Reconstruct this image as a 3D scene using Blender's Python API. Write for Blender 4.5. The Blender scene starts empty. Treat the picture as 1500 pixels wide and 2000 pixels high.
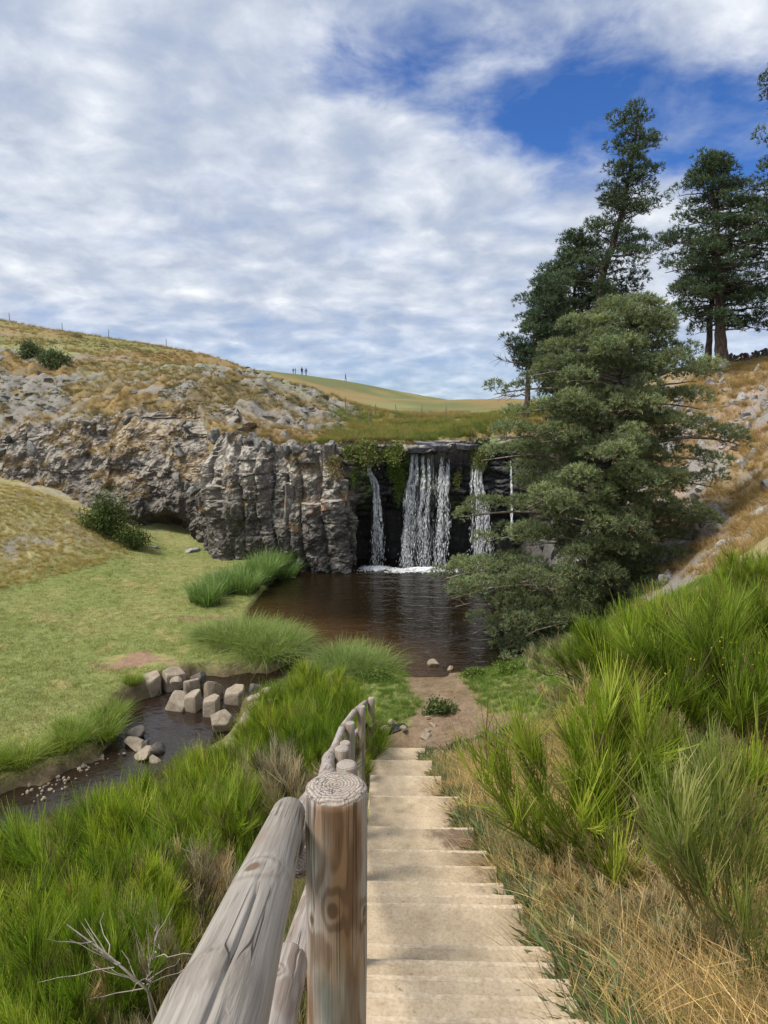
import bpy, math, numpy as np
from mathutils import Vector, Matrix, Euler

# ---------------------------------------------------------------- camera, sky, sun, exposure
S = bpy.context.scene
COL = S.collection
F, CZ = 1350.0, 7.3
PITCH = math.atan(210 / F)
cam_d = bpy.data.cameras.new('camera'); cam = bpy.data.objects.new('camera', cam_d); COL.objects.link(cam)
cam.location = (0, 0, CZ); cam.rotation_euler = (math.pi / 2 - PITCH, 0, 0)
cam_d.sensor_fit = 'VERTICAL'; cam_d.sensor_height = 36; cam_d.lens = 36 * F / 2000
cam_d.clip_start = 0.05; cam_d.clip_end = 6000
S.camera = cam
S.render.resolution_x, S.render.resolution_y = 768, 1024

SUN_AZ, SUN_EL = math.radians(-108), math.radians(58)       # azimuth from +Y, negative = left
world = bpy.data.worlds.new('World'); S.world = world; world.use_nodes = True

sun_d = bpy.data.lights.new('sun', 'SUN'); sun_d.energy = 3.3; sun_d.angle = math.radians(13.0); sun_d.color = (1, .95, .87)
sun = bpy.data.objects.new('sun', sun_d); COL.objects.link(sun)
sdir = Vector((math.sin(SUN_AZ) * math.cos(SUN_EL), math.cos(SUN_AZ) * math.cos(SUN_EL), math.sin(SUN_EL)))
sun.rotation_euler = sdir.to_track_quat('Z', 'Y').to_euler(); sun.location = (-20, 20, 60)

S.view_settings.view_transform = 'Standard'; S.view_settings.look = 'None'
S.view_settings.gamma = 1; S.view_settings.exposure = 0.38; S.view_settings.use_curve_mapping = False
S.render.engine = 'CYCLES'
S.cycles.use_denoising = True
S.cycles.max_bounces = 5; S.cycles.diffuse_bounces = 3; S.cycles.glossy_bounces = 2
S.cycles.transmission_bounces = 2; S.cycles.transparent_max_bounces = 4
S.cycles.use_adaptive_sampling = True; S.cycles.adaptive_threshold = 0.012

# ---------------------------------------------------------------- node helper
def nd(nt, typ, props=None, **inp):
    n = nt.nodes.new(typ)
    for k, v in (props or {}).items(): setattr(n, k, v)
    for k, v in inp.items():
        key = int(k[1:]) if k[0] == 'i' and k[1:].isdigit() else k.replace('_', ' ')
        s = n.inputs[key]
        if isinstance(v, bpy.types.NodeSocket): nt.links.new(v, s)
        else: s.default_value = v
    return n
def mth(nt, op, a, b=None, c=None):
    kw = {'i0': a}
    if b is not None: kw['i1'] = b
    if c is not None: kw['i2'] = c
    return nd(nt, 'ShaderNodeMath', {'operation': op}, **kw).outputs[0]
def vmth(nt, op, a, b=None):
    kw = {'i0': a}
    if b is not None: kw['i1'] = b
    return nd(nt, 'ShaderNodeVectorMath', {'operation': op}, **kw).outputs[0]
def ramp(nt, f, stops, interp='LINEAR'):
    n = nt.nodes.new('ShaderNodeValToRGB'); n.color_ramp.interpolation = interp
    e = n.color_ramp.elements
    while len(e) < len(stops): e.new(0.5)
    for i, (p, c) in enumerate(stops):
        e[i].position = p
        if not isinstance(c, (tuple, list)): c = (c, c, c)
        e[i].color = (*c[:3], 1)
    nt.links.new(f, n.inputs[0]); return n.outputs[0]
def mixc(nt, fac, a, b, blend='MIX'):
    n = nt.nodes.new('ShaderNodeMix'); n.data_type = 'RGBA'; n.blend_type = blend
    for s, v in ((0, fac), (6, a), (7, b)):
        if isinstance(v, bpy.types.NodeSocket): nt.links.new(v, n.inputs[s])
        else: n.inputs[s].default_value = v if s == 0 else ((*v, 1) if len(v) == 3 else v)
    return n.outputs[2]
def noise(nt, vec, scale, detail=4, rough=.5, dist=0):
    n = nd(nt, 'ShaderNodeTexNoise', None, Scale=scale, Detail=detail, Roughness=rough, Distortion=dist)
    if vec is not None: nt.links.new(vec, n.inputs['Vector'])
    return n.outputs[0]

# sky: Nishita with a broken layer of cloud lying on a plane far above the place
def build_world():
    nt = world.node_tree; nt.nodes.clear()
    sky = nd(nt, 'ShaderNodeTexSky', {'sky_type': 'NISHITA', 'sun_disc': False, 'sun_elevation': SUN_EL,
             'sun_rotation': SUN_AZ, 'altitude': 1000, 'air_density': 1.0, 'dust_density': .6, 'ozone_density': 2.5})
    skyc = mixc(nt, 1.0, sky.outputs[0], (.33, .58, .98), 'MULTIPLY')
    tc = nt.nodes.new('ShaderNodeTexCoord'); d = tc.outputs['Generated']
    sp = nd(nt, 'ShaderNodeSeparateXYZ', None, i0=d)
    zz = mth(nt, 'MAXIMUM', sp.outputs[2], 0.0)
    den = mth(nt, 'ADD', zz, .27)
    px = mth(nt, 'DIVIDE', sp.outputs[0], den); py = mth(nt, 'DIVIDE', sp.outputs[1], den)
    p = nd(nt, 'ShaderNodeCombineXYZ', None, i0=px, i1=py, i2=0.0).outputs[0]
    warp = nd(nt, 'ShaderNodeTexNoise', None, Scale=3.0, Detail=2.0, Vector=p).outputs[1]
    pw = vmth(nt, 'ADD', p, vmth(nt, 'MULTIPLY', vmth(nt, 'SUBTRACT', warp, (.5, .5, .5)), (.15, .15, 0)))
    big = noise(nt, pw, 1.7, 3, .5)
    mid = noise(nt, pw, 4.2, 7, .58)
    fine = noise(nt, vmth(nt, 'ADD', pw, (3.7, 1.9, .6)), 14.0, 5, .55)
    vor = nd(nt, 'ShaderNodeTexVoronoi', {'feature': 'SMOOTH_F1'}, Vector=vmth(nt, 'MULTIPLY', pw, (1, 1.25, 1)), Scale=8.0, Smoothness=.9)
    puff = mth(nt, 'SUBTRACT', 1.0, vor.outputs['Distance'])
    # an edge of the cloud sheet: clear opening high on the right
    hx = mth(nt, 'SUBTRACT', px, .54); hy = mth(nt, 'SUBTRACT', py, 1.475)
    ra = mth(nt, 'ADD', mth(nt, 'MULTIPLY', hx, .965), mth(nt, 'MULTIPLY', hy, .26))
    rb_ = mth(nt, 'SUBTRACT', mth(nt, 'MULTIPLY', hy, .965), mth(nt, 'MULTIPLY', hx, .26))
    rr = mth(nt, 'SQRT', mth(nt, 'ADD', mth(nt, 'POWER', mth(nt, 'DIVIDE', ra, .54), 2.0), mth(nt, 'POWER', mth(nt, 'DIVIDE', rb_, .20), 2.0)))
    rr = mth(nt, 'ADD', rr, mth(nt, 'MULTIPLY', mth(nt, 'SUBTRACT', mid, .5), 2.4))
    hole = nd(nt, 'ShaderNodeMapRange', {'interpolation_type': 'SMOOTHSTEP'}, Value=rr, i1=.45, i2=1.5, i3=0.0, i4=1.0).outputs[0]
    dens = mth(nt, 'ADD', mth(nt, 'ADD', mth(nt, 'MULTIPLY', mid, .75), mth(nt, 'MULTIPLY', big, .45)), mth(nt, 'MULTIPLY', puff, .22))
    cov = nd(nt, 'ShaderNodeMapRange', {'interpolation_type': 'SMOOTHSTEP'}, Value=dens, i1=.48, i2=.78, i3=.80, i4=1.0).outputs[0]
    low = nd(nt, 'ShaderNodeMapRange', None, Value=zz, i1=.0, i2=.14, i3=.62, i4=1.0).outputs[0]
    cov = mth(nt, 'MULTIPLY', mth(nt, 'MULTIPLY', cov, hole), low)
    veil = mth(nt, 'MULTIPLY', nd(nt, 'ShaderNodeMapRange', None, Value=mid, i1=.46, i2=.76, i3=0.0, i4=.42).outputs[0], 1.0)
    cov = nd(nt, 'ShaderNodeClamp', None, i0=mth(nt, 'MAXIMUM', cov, veil)).outputs[0]
    sh = mth(nt, 'ADD', mth(nt, 'ADD', mth(nt, 'MULTIPLY', noise(nt, vmth(nt, 'ADD', pw, (.03, .035, 3.1)), 5.5, 6, .58), .70), mth(nt, 'MULTIPLY', big, .26)), mth(nt, 'ADD', mth(nt, 'MULTIPLY', puff, .22), mth(nt, 'MULTIPLY', mth(nt, 'SUBTRACT', fine, .5), .20)))
    ccol = ramp(nt, sh, [(.42, (3.1, 3.7, 4.9)), (.55, (4.0, 4.5, 5.4)), (.68, (5.3, 5.7, 6.4)), (.84, (7.4, 7.6, 7.9))])
    colr = mixc(nt, cov, skyc, ccol)
    bg = nd(nt, 'ShaderNodeBackground', None, Color=colr, Strength=.105)
    out = nt.nodes.new('ShaderNodeOutputWorld'); nt.links.new(bg.outputs[0], out.inputs[0])
build_world()

# ---------------------------------------------------------------- numeric helpers
def ray(x, y):
    u = (x - 750) / F; v = (y - 1000) / F; c, s = math.cos(PITCH), math.sin(PITCH)
    return np.array((u, c - v * s, -s - v * c))
def at_y(x, y, Y):
    d = ray(x, y); return np.array((0, 0, CZ)) + d * (Y / d[1])
def at_z(x, y, z):
    d = ray(x, y); return np.array((0, 0, CZ)) + d * ((z - CZ) / d[2])
def sstep(a, b, x):
    t = np.clip((x - a) / (b - a), 0, 1); return t * t * (3 - 2 * t)
def _hash(ix, iy, iz, seed):
    h = (ix.astype(np.int64) * 374761393 + iy.astype(np.int64) * 668265263 + iz.astype(np.int64) * 2147483647 + seed * 1274126177) & 0xffffffff
    h = ((h ^ (h >> 13)) * 1274126177) & 0xffffffff
    h = ((h ^ (h >> 16)) * 2246822519) & 0xffffffff
    return ((h ^ (h >> 15)) & 0xffffff) / float(0xffffff)
def vn(x, y, z=0.0, seed=0):
    x, y, z = np.broadcast_arrays(np.asarray(x, float), np.asarray(y, float), np.asarray(z, float))
    ix, iy, iz = np.floor(x), np.floor(y), np.floor(z)
    fx, fy, fz = x - ix, y - iy, z - iz
    fx = fx * fx * (3 - 2 * fx); fy = fy * fy * (3 - 2 * fy); fz = fz * fz * (3 - 2 * fz)
    r = 0
    for a in (0, 1):
        for b in (0, 1):
            for c in (0, 1):
                w = (fx if a else 1 - fx) * (fy if b else 1 - fy) * (fz if c else 1 - fz)
                r = r + w * _hash(ix + a, iy + b, iz + c, seed)
    return r * 2 - 1
def fbm(x, y, z=0.0, o=4, seed=0, g=.5):
    r = 0; a = 1.; t = 0
    for i in range(o):
        k = 2.03 ** i
        r = r + a * vn(np.asarray(x) * k + 17.3 * i, np.asarray(y) * k - 9.1 * i, np.asarray(z) * k, seed + i); t += a; a *= g
    return r / t
def norm(v): return v / (np.linalg.norm(v, axis=-1, keepdims=True) + 1e-9)

# ---------------------------------------------------------------- mesh helpers
def mesh_data(name, V, faces, col=None, smooth=False, mat=None):
    V = np.asarray(V, np.float32)
    if not isinstance(faces, (list, tuple)): faces = [faces]
    faces = [np.asarray(f, np.int32) for f in faces if len(f)]
    me = bpy.data.meshes.new(name)
    me.vertices.add(len(V)); me.vertices.foreach_set('co', V.ravel())
    li = np.concatenate([f.ravel() for f in faces]); tot = np.concatenate([np.full(len(f), f.shape[1], np.int32) for f in faces])
    st = np.concatenate(([0], np.cumsum(tot)[:-1])).astype(np.int32)
    me.loops.add(len(li)); me.loops.foreach_set('vertex_index', li)
    me.polygons.add(len(tot)); me.polygons.foreach_set('loop_start', st)
    me.polygons.foreach_set('use_smooth', np.full(len(tot), bool(smooth)))
    if col is not None:
        c = np.asarray(col, np.float32)
        if c.shape[1] == 3: c = np.concatenate((c, np.ones((len(c), 1), np.float32)), 1)
        at = me.attributes.new('Col', 'FLOAT_COLOR', 'POINT'); at.data.foreach_set('color', c.ravel())
    me.update(calc_edges=True); me.validate()
    if mat: me.materials.append(mat)
    return me
def link(name, data, parent=None, loc=None, rot=None, scale=None):
    o = bpy.data.objects.new(name, data); COL.objects.link(o)
    if parent: o.parent = parent
    if loc is not None: o.location = Vector([float(a) for a in loc])
    if rot is not None: o.rotation_euler = rot
    if scale is not None: o.scale = scale if hasattr(scale, '__len__') else (scale,) * 3
    return o
def tag(o, label=None, cat=None, group=None, kind=None):
    if label: o['label'] = label
    if cat: o['category'] = cat
    if group: o['group'] = group
    if kind: o['kind'] = kind
    return o
def empty(name, loc, rz=0, scale=1):
    o = link(name, None, None, loc, (0, 0, rz), scale); o.empty_display_size = .1; return o
def grid_faces(nr, nc, wrap=False):
    i = np.arange(nr - 1)[:, None]; m = nc if wrap else nc - 1; j = np.arange(m)[None, :]
    j2 = (j + 1) % nc
    a = i * nc + j; b = i * nc + j2; c = (i + 1) * nc + j2; d = (i + 1) * nc + j
    return np.stack((a, b, c, d), -1).reshape(-1, 4)
def tubes(paths, radii, sides=6):
    """paths: list of (k,3); radii: list of (k,) -> V, quads"""
    Vs, Fs, n0 = [], [], 0
    ang = np.arange(sides) / sides * 2 * np.pi
    for P, R in zip(paths, radii):
        P = np.asarray(P, float); R = np.asarray(R, float); T = norm(np.gradient(P, axis=0))
        ref = np.array((0., 0, 1)) if abs(T[0, 2]) < .8 else np.array((1., 0, 0))
        A = norm(np.cross(T, ref)); B = np.cross(T, A)
        V = P[:, None] + R[:, None, None] * (np.cos(ang)[None, :, None] * A[:, None] + np.sin(ang)[None, :, None] * B[:, None])
        Vs.append(V.reshape(-1, 3)); Fs.append(grid_faces(len(P), sides, True) + n0); n0 += len(P) * sides
    return np.concatenate(Vs), np.concatenate(Fs)
def strips(P0, D0, L, W, bend, seg=3, taper=.15, rng=None, sidev=None):
    """ribbon blades. P0 (n,3) roots, D0 (n,3) unit start directions, L,W (n,), bend (n,3) displacement added as t^2"""
    n = len(P0); t = np.linspace(0, 1, seg + 1)
    C = P0[:, None] + D0[:, None] * (L[:, None] * t[None])[..., None] + bend[:, None] * (t ** 2)[None, :, None]
    if sidev is None:
        sidev = norm(np.cross(D0, rng.normal(size=(n, 3))))
    w = W[:, None] * (1 - (1 - taper) * t[None] ** 1.5) * .5
    V = np.stack((C - sidev[:, None] * w[..., None], C + sidev[:, None] * w[..., None]), 2)  # n,seg+1,2,3
    base = (np.arange(n) * (seg + 1) * 2)[:, None, None]
    k = (np.arange(seg) * 2)[None, :, None]
    q = np.array([0, 1, 3, 2])[None, None]
    return V.reshape(-1, 3), (base + k + q).reshape(-1, 4), np.tile(np.repeat(t, 2), n)
# ---------------------------------------------------------------- materials
def new_mat(name):
    m = bpy.data.materials.new(name); m.use_nodes = True; nt = m.node_tree; nt.nodes.clear()
    out = nt.nodes.new('ShaderNodeOutputMaterial'); return m, nt, out
def bump(nt, h, strength=.5, dist=.02):
    return nd(nt, 'ShaderNodeBump', None, Height=h, Strength=strength, Distance=dist).outputs[0]
def colattr(nt): return nd(nt, 'ShaderNodeAttribute', {'attribute_name': 'Col'}).outputs[0]

def leaf_mat(name, base=None, inst=False, trans=.35, var=.25, tint=(1, 1, 1), rough=.6, obj_var=0.0):
    m, nt, out = new_mat(name)
    c = colattr(nt) if base is None else nd(nt, 'ShaderNodeRGB').outputs[0]
    if base is not None: c.default_value = (*base, 1)
    if inst:
        a = nd(nt, 'ShaderNodeAttribute', {'attribute_name': 'tint', 'attribute_type': 'INSTANCER'}).outputs[0]
        c = mixc(nt, 1.0, c, a, 'MULTIPLY')
    if obj_var:
        r = nd(nt, 'ShaderNodeObjectInfo').outputs['Random']
        c = mixc(nt, 1.0, c, ramp(nt, r, [(0, (1 - obj_var, 1 - obj_var * .7, 1 - obj_var)), (.5, (1, 1, 1)), (1, (1 + obj_var, 1 + obj_var * .6, 1))]), 'MULTIPLY')
    if tint != (1, 1, 1): c = mixc(nt, 1.0, c, tint, 'MULTIPLY')
    d = nd(nt, 'ShaderNodeBsdfPrincipled', None, Base_Color=c, Roughness=rough)
    d.inputs['Specular IOR Level'].default_value = .25
    t = nd(nt, 'ShaderNodeBsdfTranslucent', None, Color=mixc(nt, 1.0, c, (1.1, 1.2, .6), 'MULTIPLY'))
    mx = nd(nt, 'ShaderNodeMixShader', None, i0=trans, i1=d.outputs[0], i2=t.outputs[0])
    nt.links.new(mx.outputs[0], out.inputs[0]); return m

def ground_mat():
    m, nt, out = new_mat('ground')
    pos = nd(nt, 'ShaderNodeNewGeometry').outputs['Position']
    c = colattr(nt)
    al = nd(nt, 'ShaderNodeAttribute', {'attribute_name': 'Col'}).outputs['Alpha']   # share of bare rock
    n1 = noise(nt, pos, 5.0, 6, .65); n2 = noise(nt, pos, 28.0, 4, .6); n3 = noise(nt, pos, .8, 4, .5)
    f = mth(nt, 'ADD', mth(nt, 'MULTIPLY', n1, .8), mth(nt, 'MULTIPLY', n2, .5))
    g = ramp(nt, f, [(.35, (.52, .52, .55)), (.62, (1, 1, 1)), (.9, (1.5, 1.45, 1.35))])
    c1 = mixc(nt, 1.0, c, g, 'MULTIPLY')
    vor = nd(nt, 'ShaderNodeTexVoronoi', {'feature': 'F1'}, Vector=pos, Scale=3.2, Detail=3.0, Roughness=.6)
    rk = ramp(nt, mth(nt, 'ADD', mth(nt, 'MULTIPLY', n1, .7), mth(nt, 'MULTIPLY', vor.outputs[0], .5)), [(.3, (.42, .42, .44)), (.55, (.9, .9, .92)), (.75, (1.6, 1.6, 1.55))])
    c2 = mixc(nt, 1.0, c, rk, 'MULTIPLY')
    cc = mixc(nt, al, c1, c2)
    h = mth(nt, 'ADD', mth(nt, 'ADD', n1, mth(nt, 'MULTIPLY', n2, .35)), mth(nt, 'MULTIPLY', vor.outputs[0], mth(nt, 'MULTIPLY', al, 1.2)))
    b = nd(nt, 'ShaderNodeBsdfPrincipled', None, Base_Color=cc, Roughness=.95, Normal=bump(nt, h, .55, .12))
    b.inputs['Specular IOR Level'].default_value = .15
    nt.links.new(b.outputs[0], out.inputs[0]); return m

def rock_mat(name, dark=(.055, .052, .055), mid=(.15, .14, .135), pale=(.36, .36, .33), lichen=True, scale=1.0, wet=False, use_col=False, warm=None):
    m, nt, out = new_mat(name)
    pos = nd(nt, 'ShaderNodeNewGeometry').outputs['Position']
    n1 = noise(nt, pos, 1.6 * scale, 7, .62); n2 = noise(nt, pos, 9 * scale, 6, .65, .3); n3 = noise(nt, pos, 40 * scale, 3, .6)
    vor = nd(nt, 'ShaderNodeTexVoronoi', {'feature': 'DISTANCE_TO_EDGE'}, Vector=vmth(nt, 'ADD', vmth(nt, 'MULTIPLY', pos, (1, 1, .7)), vmth(nt, 'MULTIPLY', nd(nt, 'ShaderNodeTexNoise', None, Vector=pos, Scale=3.0).outputs[1], (.35, .35, .35))), Scale=2.4 * scale)
    crack = nd(nt, 'ShaderNodeMapRange', None, Value=vor.outputs[0], i1=0.0, i2=.05, i3=0.0, i4=1.0).outputs[0]
    f = mth(nt, 'ADD', mth(nt, 'MULTIPLY', n1, .6), mth(nt, 'MULTIPLY', n2, .45))
    c = ramp(nt, f, [(.36, dark), (.55, mid), (.72, tuple(.5 * (a + b) for a, b in zip(mid, pale)))])
    if warm:
        c = mixc(nt, ramp(nt, noise(nt, pos, .7 * scale, 4, .6), [(.45, 0), (.65, .8)]), c, warm)
    if lichen:
        up = nd(nt, 'ShaderNodeSeparateXYZ', None, i0=nd(nt, 'ShaderNodeNewGeometry').outputs['Normal']).outputs[2]
        lf = mth(nt, 'ADD', noise(nt, pos, 3.3 * scale, 7, .7), mth(nt, 'MULTIPLY', up, .13))
        c = mixc(nt, ramp(nt, lf, [(.53, 0), (.62, .85)]), c, pale)
        oc = ramp(nt, mth(nt, 'MULTIPLY', noise(nt, pos, .55, 2, .5), noise(nt, vmth(nt, 'ADD', pos, (9, 4, 2)), 4.0, 5, .6)), [(.40, 0), (.45, .7)])
        c = mixc(nt, oc, c, (.38, .17, .09))
    if use_col:
        a = nd(nt, 'ShaderNodeAttribute', {'attribute_name': 'Col'})
        c = mixc(nt, 1.0, c, a.outputs[0], 'MULTIPLY')
        rough = mth(nt, 'SUBTRACT', .95, mth(nt, 'MULTIPLY', mth(nt, 'SUBTRACT', 1.0, a.outputs['Alpha']), .55))
    else: rough = .9
    h = mth(nt, 'ADD', mth(nt, 'ADD', n1, mth(nt, 'MULTIPLY', n2, .5)), mth(nt, 'ADD', mth(nt, 'MULTIPLY', n3, .12), mth(nt, 'MULTIPLY', crack, .15)))
    b = nd(nt, 'ShaderNodeBsdfPrincipled', None, Base_Color=c, Roughness=rough, Normal=bump(nt, h, .8, .10 / scale))
    b.inputs['Specular IOR Level'].default_value = .3
    nt.links.new(b.outputs[0], out.inputs[0]); return m

def water_mat(name, deep, ripple=9.0, strength=.25, stretch=(1, 2.4, 1)):
    m, nt, out = new_mat(name)
    pos = nd(nt, 'ShaderNodeNewGeometry').outputs['Position']
    c = colattr(nt)
    n1 = noise(nt, vmth(nt, 'MULTIPLY', pos, stretch), ripple * .22, 3, .55, .4)
    n2 = noise(nt, vmth(nt, 'MULTIPLY', pos, stretch), ripple, 3, .5, .2)
    h = mth(nt, 'ADD', mth(nt, 'MULTIPLY', n1, 1.0), mth(nt, 'MULTIPLY', n2, .35))
    b = nd(nt, 'ShaderNodeBsdfPrincipled', None, Base_Color=c, Roughness=.06, IOR=1.33, Normal=bump(nt, h, strength, .12))
    b.inputs['Specular IOR Level'].default_value = .5 if name == 'pool_water' else 1.0
    nt.links.new(b.outputs[0], out.inputs[0]); return m

def plain_mat(name, c, rough=.8, var=.25, scale=20, bumpd=.01):
    m, nt, out = new_mat(name)
    pos = nd(nt, 'ShaderNodeTexCoord').outputs['Object']
    n = noise(nt, pos, scale, 5, .6)
    cc = mixc(nt, 1.0, c, ramp(nt, n, [(.3, 1 - var), (.7, 1 + var)]), 'MULTIPLY')
    b = nd(nt, 'ShaderNodeBsdfPrincipled', None, Base_Color=cc, Roughness=rough, Normal=bump(nt, n, .5, bumpd))
    nt.links.new(b.outputs[0], out.inputs[0]); return m

def bark_mat(name, c1, c2):
    m, nt, out = new_mat(name)
    pos = nd(nt, 'ShaderNodeNewGeometry').outputs['Position']
    n = noise(nt, vmth(nt, 'MULTIPLY', pos, (1, 1, .3)), 14, 5, .65)
    c = ramp(nt, n, [(.38, c1), (.62, c2)])
    b = nd(nt, 'ShaderNodeBsdfPrincipled', None, Base_Color=c, Roughness=.9, Normal=bump(nt, n, .8, .03))
    nt.links.new(b.outputs[0], out.inputs[0]); return m

M_ground = ground_mat()
M_cliff = rock_mat('basalt_cliff', use_col=True)
M_rock = rock_mat('lichened_basalt', dark=(.055, .052, .05), mid=(.13, .122, .115), pale=(.25, .245, .225), scale=1.6)
M_palerock = rock_mat('pale_scree', dark=(.10, .095, .09), mid=(.22, .205, .19), pale=(.40, .385, .36), scale=2.2)
M_stone = rock_mat('stream_stone', dark=(.18, .14, .10), mid=(.33, .27, .20), pale=(.48, .41, .32), lichen=False, scale=3.0)
M_wetstone = rock_mat('wet_stone', dark=(.05, .045, .04), mid=(.12, .105, .09), pale=(.24, .22, .2), lichen=False, scale=4.0)

# ---------------------------------------------------------------- ground shape
H0, SL = 1.66, .40                                      # stairway: height below the eye and slope
def stair_z(y): return CZ - H0 - SL * y
def stair_left(y): return np.interp(y, [0, 2.6, 14.2], [-.10, -.14, -.34])

LOW = [(0.3,-6,7.2),(.3,0,5.45),(.3,2,4.65),(.3,4,3.85),(.3,6,3.05),(.3,8,2.25),(.3,10,1.45),(.3,12,.65),(.3,14,.0),
 (-10,-6,5.5),(8,-6,8.5),(-1.2,0,5.2),(-1.0,2,4.35),(-1.0,4,3.5),(-2.4,3,3.55),(-2.3,5,2.75),(-1.2,6,2.75),(-4,2,3.3),(-3.6,6,1.85),(-1.3,8,1.95),(-3,8,1.35),
 (-5,8,.55),(-5,4.5,1.9),(-1.1,10,1.15),(-3,10,.65),(-5,10,.1),(-1.1,12,.5),(-3.4,12,.12),(-1,14,.05),(-2.6,14.4,.0),(-1.4,16,.02),(-2.2,17,.05),(-1,18,.06),
 (-8,9,.1),(-8,5,.9),(-12,3,1.4),(-12,9,.45),(-8.6,13.4,.12),(-7,15,.12),(-7.6,17,.16),(-6.4,19.4,.16),(-10,20,.25),(-6.5,23,.2),(-6,27,.2),(-6.2,30,.3),(-8.6,33,.5),(-11.2,33,.6),
 (-12,27,.6),(-15,20,.8),(-20,14,1.2),(-30,10,2.2),(-16.6,31,3.0),(-17,28.5,2.2),(-14.2,30.5,1.9),(-12.4,31.5,1.0),(-20,31,3.5),(-22,27,3.1),(-18,25,1.5),(-25,21,2.6),(-32,28,4.6),(-40,20,5),(-26,33,4.0),(-40,34,6),
 (1.5,3,4.45),(1.5,5,3.6),(1.5,7,2.8),(3,2.5,4.9),(2.6,5,3.72),(2.2,7,2.9),(3.4,7.6,3.25),(1.6,9.5,1.85),(3,10,2.1),(5,9,3.85),(4.5,12,2.6),(5.4,14,2.6),(7.7,14,4.3),
 (2.6,12,1.1),(1.5,12.5,.55),(1.5,14.5,.12),(3,14.5,.75),(2,16.5,.15),(.3,17,.1),(3.4,17,.4),(4.4,17,1.0),(6,17.5,1.4),(7,20,1.5),(6.6,22.5,.8),(7.2,25.5,1.3),(7.4,28,2.2),
 (5,2,6.0),(6.5,6,5.9),(10,2,8),(10,9,7.0),(10,14,5.8),(9.6,18,4.0),(14,14,8.2),(20,16,9.4),(20,6,10),(30,12,11),
 (9.9,24,3.6),(11.1,23,4.5),(9.8,20.4,3.3),(12.5,20,5.6),(8.9,29,4.2)]
SHARED = [(12.4,26,6.15),(12.6,30,7.6),(14.2,30,8.62),(16.3,30,9.0),(18,24,8.7),(24,28,9.5),(30,40,9.6),(40,30,10),(13,36,8.3),(18,44,8.9),(45,12,11),(50,60,9)]
UP = [(-1.5,30,5.5),(1,30.5,5.5),(3.5,30.5,5.42),(4.6,30.5,5.25),(5.6,30.2,4.95),(7,30.5,4.9),(8.6,30.5,5.2),(9.6,33,6.8),(7,34,6.75),(5.2,33,5.6),(3,34,5.55),(0,34,5.55),(-2,34,5.65),(-2,37,5.75),(3,38,5.8),(7,40,6.6),
 (-3.6,45,6.6),(1,48,6.0),(6,50,6.3),(2,60,6.4),(10,60,7.0),(8,100,7.95),(16,90,7.7),(24,80,7.6),(0,85,7.2),(7.6,130,7.4),(2,110,7.8),(-5.5,150,11.7),(-17.5,150,13.3),(6,150,9.0),(20,140,6.5),(-10,100,9.2),(-5,75,7.5),(-11,60,8.6),
 (-6.9,32,5.85),(-4.2,31.5,5.7),(-5,36,6.2),(-8,37,6.9),(-6,42,7.6),(-12.4,35.2,7.0),(-9.6,34.6,6.1),(-16.3,36,5.9),(-20,36,5.5),(-14,41,8.2),(-11,46,9.6),(-19,44,8.0),(-26,42,8.2),(-15.7,70,11.6),(-8.5,56,9.3),(-22,58,11.2),(-30,70,14.1),(-37.7,70,15.4),(-32,54,11.8),(-40,50,12.6),(-55,60,16),(-60,90,17),(-40,110,14.5),(-26,40,7.4),(-38,40,9.6),(-55,40,12),(-25,120,13.0)]
def tps_fit(pts, lam=.02):
    P = np.array(pts, float); X, z = P[:, :2] / 10, P[:, 2]
    r2 = ((X[:, None] - X[None]) ** 2).sum(-1); K = .5 * r2 * np.log(r2 + 1e-12) + lam * np.eye(len(X))
    Q = np.c_[np.ones(len(X)), X]; n = len(X)
    A = np.block([[K, Q], [Q.T, np.zeros((3, 3))]])
    return X, np.linalg.solve(A, np.r_[z, 0, 0, 0])
def tps(m, x, y):
    X, w = m; out = w[-3] + w[-2] * x / 10 + w[-1] * y / 10
    for (a, b), k in zip(X, w[:-3]):
        r2 = (x / 10 - a) ** 2 + (y / 10 - b) ** 2; out = out + k * .5 * r2 * np.log(r2 + 1e-12)
    return out
T_LOW, T_UP = tps_fit(LOW + SHARED), tps_fit(UP + SHARED)
CLX = np.array([-80, -40, -26, -19, -14, -12, -10, -8.7, -8.0, -7.2, -4.5, -2.0, -1.45, -1.1, 0, 2.2, 4.4, 5.2, 6.2, 7.4, 9, 11, 14, 20, 60.])
CLY = np.array([44, 39, 36.4, 34.9, 34.5, 34.9, 34.6, 33.4, 31.8, 31.0, 30.4, 30.0, 30.4, 31.3, 31.7, 31.8, 31.5, 30.9, 30.2, 29.9, 30.2, 33, 36, 44, 60.])
def step_back(x): return np.interp(x, [-30, -9.6, -8.6, -2.2, -1.6, 7.8, 9.2, 12], [2.3, 2.3, 1.0, 1.0, 2.3, 2.3, 1.0, .3])
def cliff_y(x): return np.interp(x, CLX, CLY)
def seg_dist(x, y, P):
    best = np.full(np.shape(x), 1e9); wid = np.zeros(np.shape(x))
    for (ax, ay, aw), (bx, by, bw) in zip(P[:-1], P[1:]):
        dx, dy = bx - ax, by - ay; t = np.clip(((x - ax) * dx + (y - ay) * dy) / (dx * dx + dy * dy), 0, 1)
        d = np.hypot(x - ax - t * dx, y - ay - t * dy) - (aw + t * (bw - aw)); best = np.minimum(best, d)
    return best
STREAM = [(-1.7,20.4,.25),(-2.4,18.8,.22),(-3.2,17.9,.5),(-4.8,17.25,1.0),(-5.1,16.0,1.35),(-4.9,14.9,1.15),(-5.3,13.5,.62),(-6.6,12.2,.62),(-8,10.9,.7),(-12,8.4,.8),(-20,5,.9)]
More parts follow.
